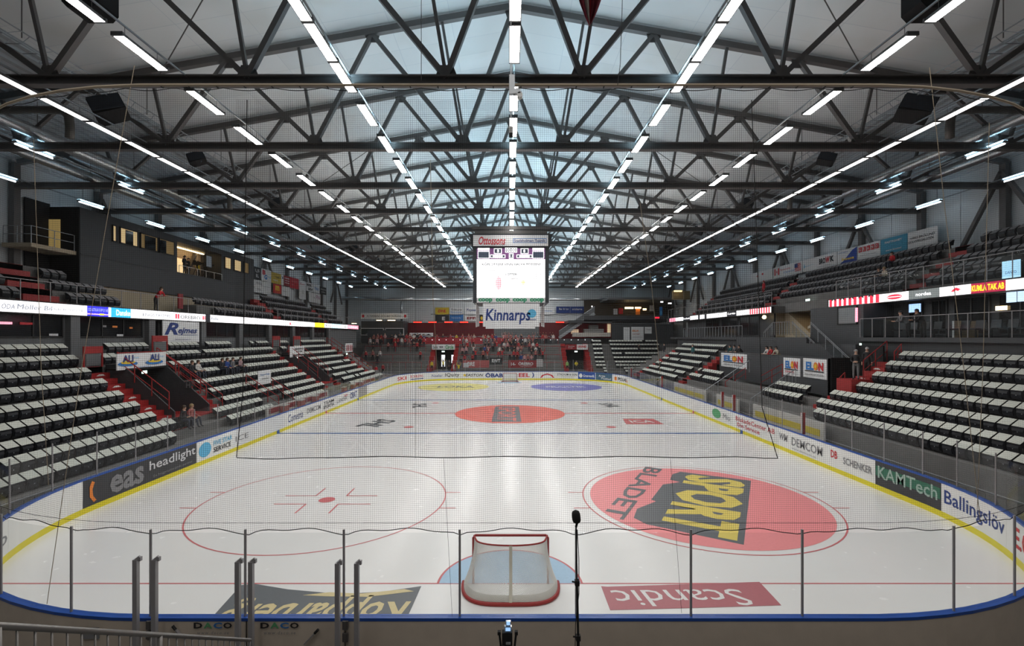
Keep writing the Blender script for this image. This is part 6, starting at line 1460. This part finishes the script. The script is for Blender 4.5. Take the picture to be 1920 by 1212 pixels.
person('person in a dark coat standing behind the right boards near the bright lamp', (15.9,YS(1233,15.9),0.0), PI2, 'stand', 'dark jacket', trousers=black, hair=black)
for i, (l, X, y, tp_, kd) in enumerate((('person in a dark jacket sitting nearest the first tunnel, left stand',-21.15,30.5,'dark jacket','sitb'),('person in a white top and jeans beside the one in the dark jacket, left stand',-21.15,31.1,'white shirt','sitb'),('person in dark clothes at the near end of the seated four, left stand',-21.15,33.7,'dark jacket','sit'),('person in a blue jacket among the seated four, left stand',-21.15,34.3,'blue jacket','sitb'),('person in a grey top among the seated four, left stand',-21.15,35.0,'grey jacket','sit'),('person in a checked rose shirt at the far end of the seated four, left stand',-21.15,36.0,'checked shirt','sitb'),
   ('person in dark clothes sitting low behind the left glass, nearer one',-17.75,24.9,'dark jacket','sit'),('person in dark clothes with a red scarf colour top sitting low behind the left glass',-17.75,25.5,'faded red top','sitb'))):
    zi = LZf[LX.index(-X)]; person(l.replace(' with a red scarf colour top', ' and a faded red top'), (X+.12,y,zi), PI2, kd, tp_, trousers=jean, hair=(hairb if i in (7,) else hairm))
person('person in a bright red jacket leaning over the left balcony railing', (-24.95,YS(294,24.9),8.05), PI2, 'lean', 'bright red jacket', trousers=black, hair=hairm)
tag(mk('red_pillar_banner', MB().cbox((-26.5,YS(338,26.5),9.1),(.1,.5,1.2)), redd), 'narrow red banner standing on the left balcony', 'banner')
person('dark figure standing by the near edge of the press box opening', (-29.6,YS(346,29.6),11.9), PI2, 'clasp', 'dark jacket', trousers=black, hair=black)
person('second dark figure behind the first in the press box opening', (-30.2,YS(353,30.2),11.9), PI2, 'stand', 'dark suit', trousers=black, hair=black)
person('person in a yellow vest between the cameras of the press box', (-30.4,YS(371,30.4),11.9), PI2, 'stand', 'yellow vest', trousers=black)
person('person in a bright red top sitting in the top row of the right balcony', (VX[3]+.05,YS(1673,VX[3]),VZ[3]), -PI2, 'sit', 'bright red jacket', hair=black)
person('person in a bright red jacket standing by the middle red steps of the right balcony', (VX[2],YS(1432,VX[2]),VZ[2]), -PI2, 'stand', 'bright red jacket', trousers=mat('red_trousers',(.30,.02,.03),.8), hair=mat('red_cap',(.4,.02,.03),.8))
person('person sitting low on the right balcony behind the glass', (VX[1],YS(1660,VX[1]),VZ[1]), -PI2, 'sit', 'beige sweater', hair=hairb)
person('second person sitting low on the right balcony behind the glass', (VX[1],YS(1650,VX[1]),VZ[1]), -PI2, 'sit', 'dark jacket', hair=hairm)
for l, px, Y, z, kd, tp_, r in (('steward in a yellow vest at the left edge of the left far tunnel',809.5,73.5,.75,'stand','yellow vest',.3),('person in a yellow vest inside the left far tunnel',831,75.5,.75,'cheer','yellow vest',.8),('person in dark clothes inside the left far tunnel',842,75,.75,'stand','dark jacket',1.2),('person in a white top running by the left far tunnel',851,71.4,.4,'stand','white shirt',1.4),('steward in a yellow vest before the left far tunnel',860,71.3,.4,'cheer','yellow vest',0),('steward in a yellow vest by the far left corner of the boards',689,70.2,.4,'stand','yellow vest',.6),('person in a bright red jacket at the far left corner',705,69.9,.2,'stand','bright red jacket',.3),('person in a red jersey behind the far left boards',718,70.6,.4,'stand','red jersey',0),('person in a green vest in the right far tunnel',1063.5,73.5,.75,'stand','green vest',.2),('steward in a yellow vest in the right far tunnel',1080.5,73.2,.75,'clap','yellow vest',0)):
    p = E(px, 700, Y); person(l, (p.x,Y,z), r, kd, tp_, trousers=(greytr if 'white' in l or 'before' in l else black))
for i in range(14):
    x = -17.8+1.15*i+R.random()*.5; tp_ = ['yellow vest' if i in (7,) else R.choice(['dark jacket','beige sweater','red jersey'])][0]
    person(f'person in a {tp_} above the red band of the far concourse, {nth(i+1)} along', (x,81.0+R.random(),5.0), R.random()-.5, 'stand', tp_, hair=R.choice([hairm,hairb,black]), group='people on the far concourse')
for i in range(9):
    x = -1+1.0*i+R.random()*.4; tp_ = R.choice(['red jersey','dark jacket','faded red top'])
    person(f'person in a {tp_} on the far concourse past the red band, {nth(i+1)} along', (x,80.9+R.random(),5.0), R.random()-.5, R.choice(['stand','cheer']), tp_, hair=R.choice([hairm,black]), group='people on the far concourse')
# ------------------------------------------------------------------ world, view
w = bpy.data.worlds.new('world'); SC.world = w; w.use_nodes = True
w.node_tree.nodes['Background'].inputs[0].default_value = (.5,.6,.7,1); w.node_tree.nodes['Background'].inputs[1].default_value = .0
finish_text()
SC.view_settings.view_transform = 'Standard'; SC.view_settings.look = 'None'; SC.view_settings.exposure = 0.0; SC.view_settings.gamma = 1; SC.view_settings.use_curve_mapping = False
c = SC.cycles; c.max_bounces = 5; c.diffuse_bounces = 4; c.glossy_bounces = 2; c.transmission_bounces = 2; c.transparent_max_bounces = 20
c.sample_clamp_indirect = 4; c.caustics_reflective = False; c.caustics_refractive = False; c.use_denoising = True
